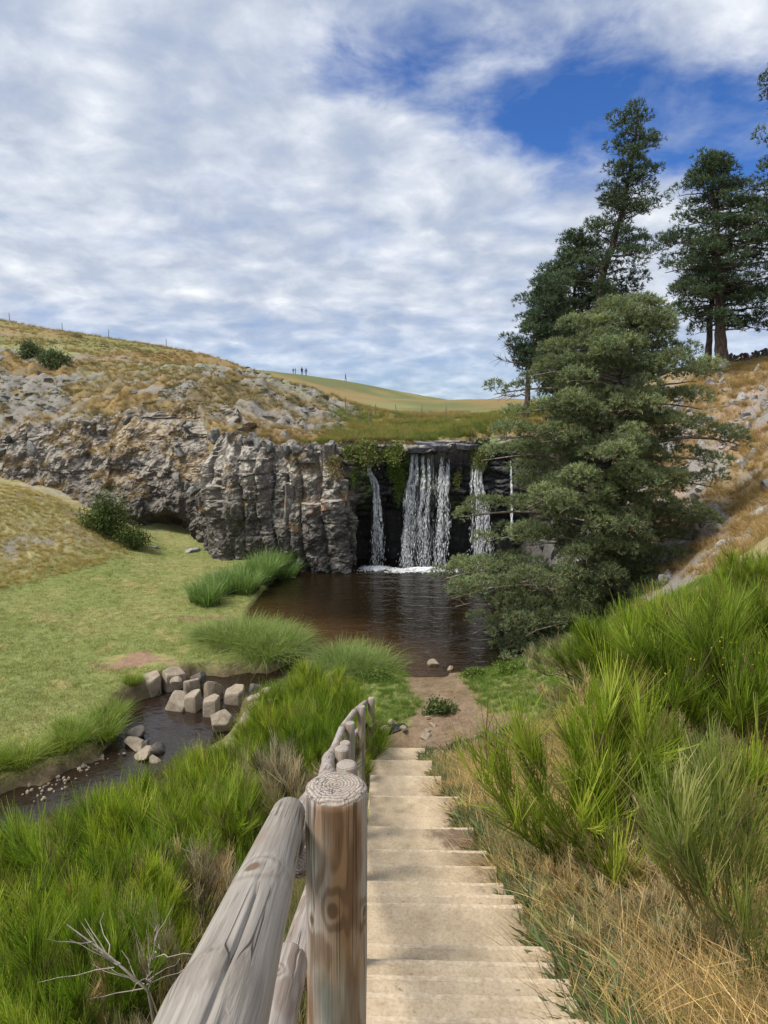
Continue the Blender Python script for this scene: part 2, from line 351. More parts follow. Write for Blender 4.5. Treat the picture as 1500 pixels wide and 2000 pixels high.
RILL = [(.45,15.05,.03),(.1,14.85,.10),(-.15,14.75,.13),(-.9,14.6,.06)]
POOL = np.array([(-4.4,22.0),(-4.6,24),(-4.55,25.8),(-4.4,28.1),(-4.2,31),(-2,31.2),(-1.3,33),(5,33),(6.4,31),(6.6,29),(6.2,25),(5.7,21.5),(5.1,19.4),(4.0,18.5),(2.7,18.35),(1.3,18.6),(-.14,18.5),(-1.2,19.6),(-1.9,20.6),(-2.9,21.1)])
def poly_sd(x, y, P):
    best = np.full(np.shape(x), 1e9); ins = np.zeros(np.shape(x), bool)
    for (ax, ay), (bx, by) in zip(P, np.roll(P, -1, 0)):
        dx, dy = bx - ax, by - ay; t = np.clip(((x - ax) * dx + (y - ay) * dy) / (dx * dx + dy * dy), 0, 1)
        best = np.minimum(best, np.hypot(x - ax - t * dx, y - ay - t * dy))
        c = ((ay > y) != (by > y)) & (x < (bx - ax) * (y - ay) / (by - ay + 1e-12) + ax); ins ^= c
    return np.where(ins, -best, best)
def upness(x, y):
    c = cliff_y(x); w = np.interp(x, [-80, 8, 12, 60], [.25, .25, 3, 8]); b = step_back(x)
    return sstep(c + b, c + b + w * 2, y)
def height(x, y, detail=True):
    x = np.asarray(x, float); y = np.asarray(y, float)
    yc = np.clip(y, -8, 230); xc = np.clip(x, -70, 60)
    lo = tps(T_LOW, np.clip(xc, -42, 40), np.clip(yc, -8, 46)); up = tps(T_UP, xc, yc)
    far = sstep(155, 230, y); up = up * (1 - far) + (4 - .01 * np.clip(y - 230, 0, 2000)) * far
    u = upness(x, y)
    if detail:
        near = np.exp(-np.hypot(x, y) / 9)
        lo = lo + .10 * fbm(x * .6, y * .6, 0, 4, 3) * (1 - .5 * near) + .03 * fbm(x * 3, y * 3, 0, 3, 8)
        rw = sstep(7.5, 10, x) * sstep(16, 19, y)
        rg = 1 - np.abs(fbm(x * .55, y * .55, 0, 4, 21)); bl = fbm(x * 1.3, y * 1.3, 0, 4, 25)
        lo = lo + rw * (.5 * (rg - .75) + .30 * bl)
        lo = lo + sstep(-11, -14, x) * sstep(26, 29, y) * .12 * fbm(x * 1.2, y * 1.2, 0, 4, 31)
        rock = sstep(-1.0, -4.5, x) * sstep(62, 50, y) * sstep(30, 33, y)
        tr = fbm(x * .22 + .2 * y * .2, y * .16, 0, 4, 41); st = tr * 3; st = (np.floor(st) + sstep(.55, 1, st - np.floor(st))) / 3
        up = up + rock * (1.8 * (st - tr) + .55 * (1 - np.abs(fbm(x * .5, y * .42, 0, 4, 47)) - .7) + .50 * bl)
        up = up + .12 * fbm(x * .35, y * .35, 0, 4, 51) * sstep(32, 38, y) + .5 * fbm(x * .05, y * .05, 0, 3, 61) * sstep(60, 100, y)
    # the floor of the pool, the stream and the little rill
    ps = poly_sd(x, y, POOL); lo = lo * (1 - sstep(.35, -.15, ps)) + (-.9) * sstep(.35, -.15, ps)
    sd = seg_dist(x, y, STREAM) + .26 * fbm(x * 2.2, y * 2.2, 0, 4, 71); k = sstep(.34, -.06, sd); lo = lo * (1 - k) + (-.62) * k
    rd = seg_dist(x, y, RILL); k = sstep(.3, -.02, rd); lo = lo * (1 - k) + np.minimum(lo, -.10) * k
    # bed of the stairway
    xl = stair_left(y); ins = sstep(-.25, -.02, x - xl) * (1 - sstep(1.02, 1.12, x - xl)) * (y < 15) * (y > -7)
    lo = np.where((ins > 0) & (y < 14.6), lo * (1 - ins) + np.minimum(lo, stair_z(y) - .34) * ins, lo)
    spill = np.exp(-((x - .85) / .22) ** 2) * (np.exp(-((y - 6.55) / .45) ** 2) + .9 * np.exp(-((y - 8.0) / .3) ** 2) + .5 * np.exp(-((y - 5.55) / .2) ** 2))
    lo = lo + spill * .0
    return lo * (1 - u) + up * u

RB, RF = 90, 460
ys = np.concatenate((np.linspace(-7, 1.8, 22)[:-1], 1.8 + np.cumsum(np.r_[0, .045 + .0068 * np.linspace(0, 1, 430) ** .9 * 46])))
ys = ys[ys < 62]; ys = np.concatenate((ys, 62 * 1.022 ** np.arange(1, 150)))
ys = np.concatenate((ys[ys < 900], [1200, 2000, 4000]))
ss = np.linspace(-1, 1, 430); ss = np.sign(ss) * (np.abs(ss) * .72 + .28 * np.abs(ss) ** 2.4)
YY, SSg = np.meshgrid(ys, ss, indexing='ij'); XX = SSg * (7 + 1.0 * np.maximum(YY, 0))
ZZ = height(XX, YY)
ZZ = np.where(YY > 800, np.minimum(ZZ, -4), ZZ)

def ground_colour(x, y, z):
    u = upness(x, y)[..., None]
    n1 = fbm(x * .5, y * .5, 0, 4, 101); n2 = fbm(x * 1.7, y * 1.7, 0, 4, 111); n3 = fbm(x * .12, y * .12, 0, 3, 121)
    n4 = fbm(x * 5, y * 5, 0, 3, 131)
    A = lambda *c: np.array(c, float)
    green, gdark, dry, straw, dirt, red, rock, pale = A(.20,.225,.075), A(.10,.135,.035), A(.36,.265,.125), A(.40,.31,.17), A(.215,.155,.105), A(.27,.175,.115), A(.155,.15,.15), A(.30,.285,.27)
    def mx(c, d, k): k = np.clip(k, 0, 1)[..., None]; return c * (1 - k) + d * k
    lo = np.broadcast_to(green, x.shape + (3,)).copy(); ra = np.zeros(x.shape)
    lo = mx(lo, A(.26,.25,.105), sstep(-.1, .5, n1) * .7); lo = mx(lo, dry, sstep(.25, .6, n2) * .45)
    # left mound: dry grass with bare patches
    mo = sstep(.55, 1.5, z) * sstep(-9.5, -12, x)
    lo = mx(lo, A(.41,.355,.20), mo * (.75 + .35 * n1)); lo = mx(lo, dirt * .95, mo * sstep(.15, .45, n2) * .8); k = mo * sstep(.3, .55, n1 + .4 * n4); lo = mx(lo, pale * .85, k * .7)
    # eroded banks and scars
    ps = poly_sd(x, y, POOL); sd = seg_dist(x, y, STREAM)
    lo = mx(lo, dirt * .8, sstep(.45, .05, ps)); lo = mx(lo, A(.14,.10,.066), sstep(.62, .15, sd + .25 * n2) * .9); lo = mx(lo, A(.06,.042,.028), sstep(.0, -.2, np.minimum(ps, sd)))
    for cx, cy, rx, ry in ((-6.75,18.7,1.0,.55),(-7.4,18.2,.6,.4),(-5.3,22.5,.7,.35),(-6.6,22.3,.5,.18)):
        q = ((x - cx) / rx) ** 2 + ((y - cy) / ry) ** 2 + 1.5 * n2 + .8 * n4; lo = mx(lo, red, sstep(1.1, .75, q))
    # foot of the stairs, path to the water
    pth = seg_dist(x, y, [(.4,14.2,.5),(1.6,14.6,.7),(1.5,16.3,.55),(1.4,18,.6)]) + .35 * n2
    lo = mx(lo, dirt, sstep(.5, -.1, pth) * .95); pd = seg_dist(x, y, [(1.5,11.2,.2),(1.9,13.3,.95),(1.4,14.6,.9)]) + .3 * n2; lo = mx(lo, dirt * 1.05, sstep(.3, -.1, pd))
    # right bank of dry grass and soil
    rb = sstep(.6, 1.1, x - stair_left(y) - .35) * sstep(13.5, 11.5, y)
    lo = mx(lo, A(.29,.225,.135), rb); lo = mx(lo, A(.15,.10,.068), rb * sstep(.0, .4, n2) * .9); lo = mx(lo, straw, rb * sstep(.2, .5, n1 - .3 * n4) * .6)
    rb2 = sstep(2.6, 3.6, x - .1 * n2) * sstep(9, 12, y); lo = mx(lo, A(.30,.25,.13), rb2 * .9)
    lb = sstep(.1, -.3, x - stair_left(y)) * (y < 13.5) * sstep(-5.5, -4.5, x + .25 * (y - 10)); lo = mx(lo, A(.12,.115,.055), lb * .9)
    # right rocky slope
    rw = sstep(6.4, 7.6, x) * sstep(15, 17, y)
    rk = sstep(-.02, .22, n2 + .5 * n1 - .10 * (z - 5.5)); lo = mx(lo, A(.30,.23,.135), rw); lo = mx(lo, A(.175,.16,.15), rw * rk); lo = mx(lo, A(.33,.22,.17), rw * sstep(.1, .4, fbm(x * .9, y * .9, 0, 3, 141)) * .5)
    ra = np.maximum(ra, rw * rk)
    rbk = sstep(4.8, 5.4, x) * sstep(9.4, 8.0, x + .5 * n2) * sstep(25.2, 26.6, y + .5 * n2); lo = mx(lo, A(.085,.078,.072), rbk); ra = np.maximum(ra, rbk)   # bare rock bank at the end of the wall
    # plateau
    up = np.broadcast_to(dry * np.array((.72, .70, .66)), x.shape + (3,)).copy()
    hs = sstep(-.6, -3.5, x + 2.2 * n1 + .9 * n2) * sstep(66, 52, y); bd = sstep(-.20, .10, fbm(x * .33, y * .45, 0, 5, 151) + .4 * n2)
    up = mx(up, A(.20,.17,.105), hs * .75 * sstep(-.3, .3, n3 + n1)); up = mx(up, A(.165,.155,.145), hs * bd * .95)
    ra_u = hs * bd
    up = mx(up, A(.20,.215,.085), sstep(-.05, .25, n3 + .25 * n1) * sstep(42, 60, y) * .8)
    up = mx(up, A(.21,.20,.085), np.exp(-((y - 41) / 6.5) ** 2) * sstep(-4, .5, x + 2.0 * n1) * .85)
    up = mx(up, A(.15,.165,.065), sstep(6, 11, x) * sstep(42, 55, y) * .85); up = mx(up, A(.125,.14,.055), sstep(-.1, .2, fbm(x * .05 + y * .02, y * .035, 0, 4, 191)) * sstep(60, 80, y) * .9); up = mx(up, A(.25,.165,.07), sstep(.05, .3, fbm(x * .04, y * .05, 0, 4, 193)) * sstep(55, 80, y) * .7)
    c = lo * (1 - u) + up * u; ra = ra * (1 - u[..., 0]) + ra_u * u[..., 0]
    return c, ra
gc, gr = ground_colour(XX, YY, ZZ)
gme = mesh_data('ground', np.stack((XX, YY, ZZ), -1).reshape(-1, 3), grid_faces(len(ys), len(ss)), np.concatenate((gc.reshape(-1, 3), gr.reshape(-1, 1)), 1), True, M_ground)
ground = link('ground', gme); tag(ground, kind='structure')

# ---------------------------------------------------------------- water
def water_sheet(name, P, z, colf, mat, step, grow=.3):
    P = np.asarray(P); x0, y0 = P.min(0) - .5; x1, y1 = P.max(0) + .5
    xs = np.arange(x0, x1, step); yy = np.arange(y0, y1, step); Y, X = np.meshgrid(yy, xs, indexing='ij')
    V = np.stack((X, Y, z(X, Y) if callable(z) else np.full_like(X, z)), -1).reshape(-1, 3); Fq = grid_faces(len(yy), len(xs))
    keep = poly_sd(X, Y, P).reshape(-1) < grow
    Fq = Fq[keep[Fq].all(1)]
    used = np.unique(Fq); mp = np.zeros(len(V), int); mp[used] = np.arange(len(used))
    V = V[used]; Fq = mp[Fq]
    o = link(name, mesh_data(name, V, Fq, colf(V[:, 0], V[:, 1]), True, mat)); tag(o, kind='structure'); return o
def pool_col(x, y):
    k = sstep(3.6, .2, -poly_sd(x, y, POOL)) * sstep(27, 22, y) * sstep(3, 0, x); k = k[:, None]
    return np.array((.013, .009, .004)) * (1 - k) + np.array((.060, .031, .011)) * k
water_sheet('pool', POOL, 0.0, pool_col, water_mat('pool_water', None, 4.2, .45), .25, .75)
def offset_poly(P, ex=.25):
    L, R = [], []
    for i, (x, y, w) in enumerate(P):
        a = np.array(P[max(i - 1, 0)][:2]); b = np.array(P[min(i + 1, len(P) - 1)][:2]); t = norm(b - a); n = np.array((-t[1], t[0]))
        L.append(np.array((x, y)) + n * (w + ex)); R.append(np.array((x, y)) - n * (w + ex))
    return np.array(L + R[::-1])
water_sheet('stream', offset_poly(STREAM), lambda x, y: -.25 + .24 * sstep(17.9, 20.1, y), lambda x, y: np.tile((.022, .014, .009), (len(x), 1)), water_mat('stream_water', None, 9.0, .35, (1, 1.3, 1)), .2)
water_sheet('rill', offset_poly(RILL, .02), -.04, lambda x, y: np.tile((.02, .014, .01), (len(x), 1)), water_mat('rill_water', None, 9.0, .2), .05, .1)
# ---------------------------------------------------------------- cliff
rng = np.random.default_rng(11)
def cliff_line(n):
    m = (CLX > -45) & (CLX < 12.5)
    px, py = CLX[m], CLY[m]; L = np.r_[0, np.cumsum(np.hypot(np.diff(px), np.diff(py)))]
    s = np.linspace(0, L[-1], n); x = np.interp(s, L, px); y = np.interp(s, L, py)
    k = np.ones(9) / 9
    xs_, ys_ = np.convolve(np.pad(x, 4, 'edge'), k, 'valid'), np.convolve(np.pad(y, 4, 'edge'), k, 'valid')
    tx, ty = np.gradient(xs_), np.gradient(ys_); l = np.hypot(tx, ty)
    return s, xs_, ys_, ty / l, -tx / l        # outward normal faces the basin (-Y)
def cells(u, w, seed):
    """jittered 1-D cells: index and position 0..1 across each cell"""
    k = np.floor(u / w); best = np.full(np.shape(u), -1e9); nxt = np.full(np.shape(u), 1e9); idx = np.zeros(np.shape(u))
    for d in (-1, 0, 1, 2):
        e = (k + d + .75 * (_hash(k + d, k * 0, k * 0, seed) - .5)) * w
        lower = (e <= u) & (e > best); idx = np.where(lower, k + d, idx); best = np.where(lower, e, best)
        nxt = np.where((e > u) & (e < nxt), e, nxt)
    return idx, (u - best) / (nxt - best + 1e-6)
NS, NZ, NB = 1150, 150, 14
s_, cx_, cy_, nx_, ny_ = cliff_line(NS)
sb_ = step_back(cx_) + .55; top_ = height(cx_, cy_ + sb_, True) + .02
X0 = np.repeat(cx_[None], NZ + NB, 0); Y0 = np.repeat(cy_[None], NZ + NB, 0)
tz = np.linspace(0, 1, NZ)[:, None]; Zc = -.9 + tz * (top_[None] + .9 - .05)
sg = np.repeat(s_[None], NZ, 0); xg = X0[:NZ]
wob = .35 * fbm(sg * .35, Zc * .5, 0, 3, 5)
colw = sstep(-8.9, -7.6, xg) * sstep(-1.2, -2.0, xg)           # columnar buttress
fall = sstep(-1.6, -1.0, xg) * sstep(7.2, 6.0, xg)             # wet recess behind the falls
rest = 1 - np.maximum(colw, fall)
lean = .10 * (Zc - 2) * colw
wrx = .55 * fbm(sg * .8, Zc * .9, 0, 4, 18); wrz = .5 * fbm(sg * .45, Zc * .7, 0, 4, 19)
def blocks(w, h, sd, a, b):
    bi = np.floor((Zc + wrz) / h); i2, f2 = cells(sg + 1.7 * (bi % 5) + .5 * wob + wrx, w, sd + 1)
    fz = (Zc + wrz) / h - bi
    edge = np.minimum(np.minimum(f2, 1 - f2) * w, np.minimum(fz, 1 - fz) * h)
    return a * (_hash(i2, bi, bi * 0, sd + 2) - .5) + b * np.minimum(edge * 9, 1)
# columns
ci, cf = cells(sg + wob * .7 + .09 * Zc + .35 * wrx, .74, 71); prof = np.minimum(cf, 1 - cf); prof = np.minimum(prof * 3.2, 1) ** .7
blk = np.floor((Zc + 3 * _hash(ci, ci * 0, ci * 0, 72)) / (.5 + 1.3 * _hash(ci, ci * 0, ci * 0, 73)))
dcol = .30 * prof + .55 * (_hash(ci, ci * 0, ci * 0, 74) - .5) + blocks(.33, .75, 97, .12, .02) + .55 * fbm(sg * .5, Zc * .35, 0, 4, 8) + .20 * fbm(sg * 1.9, Zc * .9, 0, 4, 23) + .40 * (_hash(ci, blk, ci * 0, 75) - .5) * sstep(.5, 3.0, Zc) + (cf - .5) * .25 * (_hash(ci, blk, ci * 0, 76) - .5)
dcol = dcol + .25 * (1 - Zc / 5.6)
# broken, bedded rock
rdg = 1 - np.abs(fbm(sg * .55, Zc * .45, 0, 4, 20)) * 2
drest = blocks(1.3, 1.3, 81, .22, .02) + blocks(.5, .6, 91, .13, .02) + blocks(.22, .24, 95, .09, .015) + .22 * fbm(sg * 1.3, Zc * 1.1, 0, 4, 22) + .85 * fbm(sg * .25, Zc * .28, 0, 4, 6) + .45 * rdg
drest = drest - .48 * np.maximum(Zc - 2.4, 0)
cave = np.exp(-(((xg + 11.0) / 1.15) ** 2)) * sstep(2.15, 1.2, Zc + .35 * ((xg + 11.0) / 1.1) ** 2)
drest = drest - 1.0 * cave
# dark bedded wall behind the falls, undercut towards the water
dfall = blocks(.8, .30, 101, .30, .07) + .45 * fbm(sg * .5, Zc * .6, 0, 4, 7) + .20 * sstep(2.4, 3.4, Zc) - 1.5 * sstep(3.1, .6, Zc) + .38 * sstep(3.15, 3.35, Zc) * sstep(4.15, 3.95, Zc) * np.exp(-((xg - 2.1) / 1.5) ** 2)
dfall = dfall + .30 * sstep(4.9, 5.25, Zc)
D = colw * dcol + fall * dfall + rest * drest + .11 * fbm(sg * 3, Zc * 3, 0, 4, 9) + .05 * fbm(sg * 9, Zc * 9, 0, 2, 10)
D = D - .55 * sstep(.6, 1.0, tz) ** 2 * (1 - fall)
GX = X0[:NZ] + nx_[None] * (D + lean * 0) ; GY = Y0[:NZ] + ny_[None] * D
back = np.linspace(0, 1, NB + 1)[1:, None]
BX = np.repeat(GX[-1:], NB, 0); BY = GY[-1:] * (1 - back) + (cy_[None] + sb_[None] + .9) * back
BZ = height(BX, BY) + .05 - .22 * back ** 2; BZ = np.where(back < .35, np.maximum(BZ, 0) * (back / .35) + Zc[-1:] * (1 - back / .35), BZ)
BZ = BZ + .06 * fbm(BX * 2.2, BY * 2.2, 0, 3, 12)
VX, VY, VZ = np.r_[GX, BX], np.r_[GY, BY], np.r_[Zc, BZ]
# surface tone: weathered above, dark damp rock below and behind the falls
fz = np.r_[fall, np.repeat(fall[-1:], NB, 0)]; cw = np.r_[colw, np.repeat(colw[-1:], NB, 0)]
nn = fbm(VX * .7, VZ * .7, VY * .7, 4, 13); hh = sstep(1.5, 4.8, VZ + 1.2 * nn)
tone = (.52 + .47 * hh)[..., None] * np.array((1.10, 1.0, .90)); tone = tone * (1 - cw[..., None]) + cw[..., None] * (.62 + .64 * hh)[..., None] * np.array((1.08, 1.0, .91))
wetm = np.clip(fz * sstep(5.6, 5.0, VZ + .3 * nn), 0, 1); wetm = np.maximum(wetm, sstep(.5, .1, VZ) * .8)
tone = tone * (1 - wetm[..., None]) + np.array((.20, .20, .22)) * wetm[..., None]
moss = sstep(.02, .3, fbm(VX * 1.1, VZ * .55, VY, 4, 15)) * fz * sstep(.6, 2.5, VZ) * .75
tone = tone * (1 - moss[..., None]) + np.array((.42, .62, .16)) * moss[..., None]
dryt = sstep(-.05, .3, fbm(VX * .8, VZ * 1.6, VY * .8, 4, 16)) * sstep(2.2, 4.4, VZ) * (1 - fz) * .75 * (1 - .6 * cw)
tone = tone * (1 - dryt[..., None]) + np.array((1.4, 1.1, .76)) * dryt[..., None]
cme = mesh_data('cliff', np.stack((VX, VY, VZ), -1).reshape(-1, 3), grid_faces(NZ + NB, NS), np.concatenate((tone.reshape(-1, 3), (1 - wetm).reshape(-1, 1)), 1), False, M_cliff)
cliff = link('cliff', cme); tag(cliff, kind='structure')

# rocks: chopped, roughened spheres in a few shapes that the copies share
def rock_mesh(name, seed, size=(1, 1, 1), cuts=9, rough=.10, mat=None, sub=3):
    r = np.random.default_rng(seed)
    import bmesh
    bm = bmesh.new(); bmesh.ops.create_icosphere(bm, subdivisions=sub, radius=1.0)
    V = np.array([v.co[:] for v in bm.verts]); Fc = np.array([[v.index for v in f.verts] for f in bm.faces]); bm.free()
    for _ in range(cuts):
        n = norm(r.normal(size=3)); d = r.uniform(.45, .8); k = np.maximum(V @ n - d, 0); V = V - k[:, None] * n * .93
    V = V * (1 + rough * fbm(V[:, 0] * 1.6 + seed, V[:, 1] * 1.6, V[:, 2] * 1.6, 4, seed)[:, None])
    return mesh_data(name, V * np.array(size), Fc, None, False, mat)
ROCKS = [rock_mesh('rock', 200 + i, (1, .85, .7), 17, .26, M_rock) for i in range(7)]
PALES = [rock_mesh('rock', 230 + i, (1, .85, .65), 16, .24, M_palerock) for i in range(5)]

# basalt columns standing out of the buttress, each a jointed, faceted prism
def column_mesh(seed):
    r = np.random.default_rng(seed); k = r.integers(5, 7); nz = 13
    ang = (np.arange(k) + r.uniform(-.22, .22, k)) / k * 2 * np.pi; rad = r.uniform(.85, 1.1, k)
    fine = 3; V = []
    zs = np.sort(np.r_[0, np.cumsum(r.uniform(.04, .12, nz - 1))]); zs = zs / zs[-1]
    for i, z in enumerate(zs):
        off = r.normal(size=2) * .07; sc = (1.0 - .25 * z ** 3) * r.uniform(.92, 1.06)
        ring = []
        for j in range(k):
            a = np.array((math.cos(ang[j]), math.sin(ang[j]))) * rad[j]; b = np.array((math.cos(ang[(j + 1) % k]), math.sin(ang[(j + 1) % k]))) * rad[(j + 1) % k]
            for f in range(fine): ring.append((a * (1 - f / fine) + b * f / fine) * sc * (1 + r.normal() * .035) + off)
        V += [(p[0], p[1], z + r.normal() * .006) for p in ring]
    m = k * fine; Fq = grid_faces(nz, m, True); V.append((0, 0, 1.02)); top = len(V) - 1
    tri = np.array([((nz - 1) * m + j, (nz - 1) * m + (j + 1) % m, top) for j in range(m)])
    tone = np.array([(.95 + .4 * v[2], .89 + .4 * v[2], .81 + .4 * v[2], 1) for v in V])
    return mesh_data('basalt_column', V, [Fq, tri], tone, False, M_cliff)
COLS = [column_mesh(300 + i) for i in range(8)]
x = -8.3; i = 0
while x < -1.7:
    y = float(cliff_y(x)); zt = 5.6; h = rng.uniform(.28, .86)
    o = link('basalt_column', COLS[i % 8], cliff, (x, y + .12 + rng.uniform(-.15, .25), -.3), (rng.normal() * .03 + .06, rng.normal() * .03 + .05, rng.uniform(0, 6)), (rng.uniform(.20, .46), rng.uniform(.20, .42), (zt + .3) * h))
    x += rng.uniform(.35, .85); i += 1
for i in range(26):                                   # weathered blocks along the rim
    x = rng.uniform(-8.4, -1.6); y = float(cliff_y(x)) + rng.uniform(-.1, .9); z = float(height(x, cliff_y(x) + 1.7))
    link('rock', ROCKS[i % 7], cliff, (x, y, z - .12 + rng.uniform(-.35, .05) * (y < cliff_y(x) + .4)), rng.uniform(0, 6, 3), rng.uniform(.22, .5))
for i in range(46):                                   # blocks in the broken face left of the buttress
    x = rng.uniform(-27, -8.6); y = float(cliff_y(x)); z = rng.uniform(1.5, 6.5); zt = float(height(x, y + 3.0))
    if z > zt: z = zt - rng.uniform(0, .6)
    link('rock', ROCKS[i % 7], cliff, (x, y + .48 * max(z - 2.4, 0) - rng.uniform(.0, .45), z), rng.uniform(0, 6, 3), rng.uniform(.2, .6) * np.array((1.2, .6, .8)))
# outcrops on the hillside above the cliff and loose rock on the right slope
k = 0
while k < 190:
    Y = rng.uniform(34, 56); X = -Y * rng.uniform(.04, .62)
    if fbm(X * .33, Y * .45, 0, 5, 151) < -.06 or Y < cliff_y(X) + 2: continue
    sc = rng.uniform(.14, .5) * (1 + .6 * (rng.random() < .18))
    link('rock', ROCKS[k % 7], ground, (X, Y, float(height(X, Y)) - .25 * sc), (rng.normal() * .3, rng.normal() * .3, rng.uniform(0, 6)), (sc * 1.3, sc, sc * rng.uniform(.5, .9))); k += 1
k = 0
while k < 240:
    Y = rng.uniform(17.5, 30); X = rng.uniform(7.5, 17)
    if X / Y > .62 or fbm(X * 1.7, Y * 1.7, 0, 4, 111) + .5 * fbm(X * .5, Y * .5, 0, 4, 101) < -.05: continue
    sc = rng.uniform(.10, .40) * (1 + .8 * (rng.random() < .12))
    link('rock', PALES[k % 5], ground, (X, Y, float(height(X, Y)) - .2 * sc), rng.uniform(0, 6, 3), sc * rng.uniform(.7, 1.2, 3)); k += 1

for i in range(34):                                   # fallen blocks at the right end of the wall
    x = rng.uniform(6.1, 8.6); y = rng.uniform(26.6, 30.0); sc = rng.uniform(.22, .62)
    link('rock', ROCKS[i % 7], cliff, (x, y, float(height(x, y)) + .05 * sc), rng.uniform(0, 6, 3), sc)
# flat dark slabs of the lip, over which the water runs
M_lip = plain_mat('wet_lip_rock', (.10, .10, .11), .35, .5, 6, .04)
lip = empty('rock_lip', (1.9, 31.2, 5.3)); tag(lip, 'flat dark grey rock slabs forming the lip of the waterfall', 'rock ledge')
def slab(w, d, h, seed):
    r = np.random.default_rng(seed); n = 18; a = np.arange(n) / n * 2 * np.pi
    R = 1 / np.maximum(np.abs(np.cos(a)), np.abs(np.sin(a))) ** .7 * r.uniform(.86, 1.05, n)
    ring = np.stack((np.cos(a) * R * w / 2, np.sin(a) * R * d / 2), 1); V = []
    for z, sc in ((-h, .9), (-.03, 1.0), (0, .965)): V += [(p[0] * sc, p[1] * sc, z + r.normal() * .008) for p in ring]
    V.append((0, 0, .01)); Fq = grid_faces(3, n, True); tri = np.array([(2 * n + j, 2 * n + (j + 1) % n, 3 * n) for j in range(n)])
    return mesh_data('slab', V, [Fq, tri], None, False, M_lip)
for i, (lx, w) in enumerate(((-.35, 1.3), (.75, 1.4), (1.75, 1.2), (-1.25, .8), (.2, 1.6), (1.3, 1.5))):
    link('slab', slab(w, 1.0 + .2 * (i % 3), .25, 400 + i), lip, (lx, .12 + .7 * (i >= 4) + .1 * (i % 2), .14 + .07 * (i % 3) + .06 * (i >= 4)), (.05, .05 * (i % 2) - .02, .5 * i))

# ---------------------------------------------------------------- falling water
def white_water():
    m, nt, out = new_mat('white_water')
    d = nd(nt, 'ShaderNodeBsdfPrincipled', None, Base_Color=(.95, .97, .98, 1), Roughness=.35)
    t = nd(nt, 'ShaderNodeBsdfTranslucent', None, Color=(.9, .94, .98, 1)); tr = nd(nt, 'ShaderNodeBsdfTransparent')
    m1 = nd(nt, 'ShaderNodeMixShader', None, i0=.22, i1=d.outputs[0], i2=t.outputs[0])
    m2 = nd(nt, 'ShaderNodeMixShader', None, i0=.02, i1=m1.outputs[0], i2=tr.outputs[0])
    nt.links.new(m2.outputs[0], out.inputs[0]); return m
M_white = white_water()
def veil_mat():
    m, nt, out = new_mat('water_veil'); pos = nd(nt, 'ShaderNodeNewGeometry').outputs['Position']
    ed, fr = nd(nt, 'ShaderNodeSeparateColor', None, i0=colattr(nt)).outputs[:2]
    st = noise(nt, vmth(nt, 'MULTIPLY', pos, (11, 3, .55)), 1.0, 4, .6); br = noise(nt, vmth(nt, 'MULTIPLY', pos, (26, 5, 3.2)), 1.0, 3, .6)
    f = mth(nt, 'ADD', mth(nt, 'MULTIPLY', st, .75), mth(nt, 'MULTIPLY', br, mth(nt, 'MULTIPLY_ADD', fr, .35, .2)))
    a = nd(nt, 'ShaderNodeMapRange', {'interpolation_type': 'SMOOTHSTEP'}, Value=mth(nt, 'SUBTRACT', f, mth(nt, 'MULTIPLY', fr, .16)), i1=.47, i2=.74, i3=0.0, i4=.6).outputs[0]
    a = mth(nt, 'MULTIPLY', a, ed); d = nd(nt, 'ShaderNodeBsdfPrincipled', None, Base_Color=(.95, .97, .98, 1), Roughness=.4); tr = nd(nt, 'ShaderNodeBsdfTransparent')
    mx = nd(nt, 'ShaderNodeMixShader', None, i0=a, i1=tr.outputs[0], i2=d.outputs[0]); nt.links.new(mx.outputs[0], out.inputs[0]); return m
M_veil = veil_mat()
def droplets(P, L, W, r, tilt=.1):
    """spindle shaped drops, stretched in the fall direction: 4-sided"""
    n = len(P); d = norm(np.c_[r.normal(size=(n, 2)) * tilt, -np.ones(n)]); a = norm(np.cross(d, r.normal(size=(n, 3)))); b = np.cross(d, a)
    w = W[:, None] * .5; l = L[:, None]
    V = np.stack((P, P + d * l * .6 + a * w, P + d * l * .6 - a * w * .5 + b * w * .87, P + d * l * .6 - a * w * .5 - b * w * .87, P + d * l), 1)
    Fc = np.array([(0, 1, 2), (0, 2, 3), (0, 3, 1), (4, 2, 1), (4, 3, 2), (4, 1, 3)])
    return V.reshape(-1, 3), (np.arange(n)[:, None, None] * 5 + Fc[None]).reshape(-1, 3)
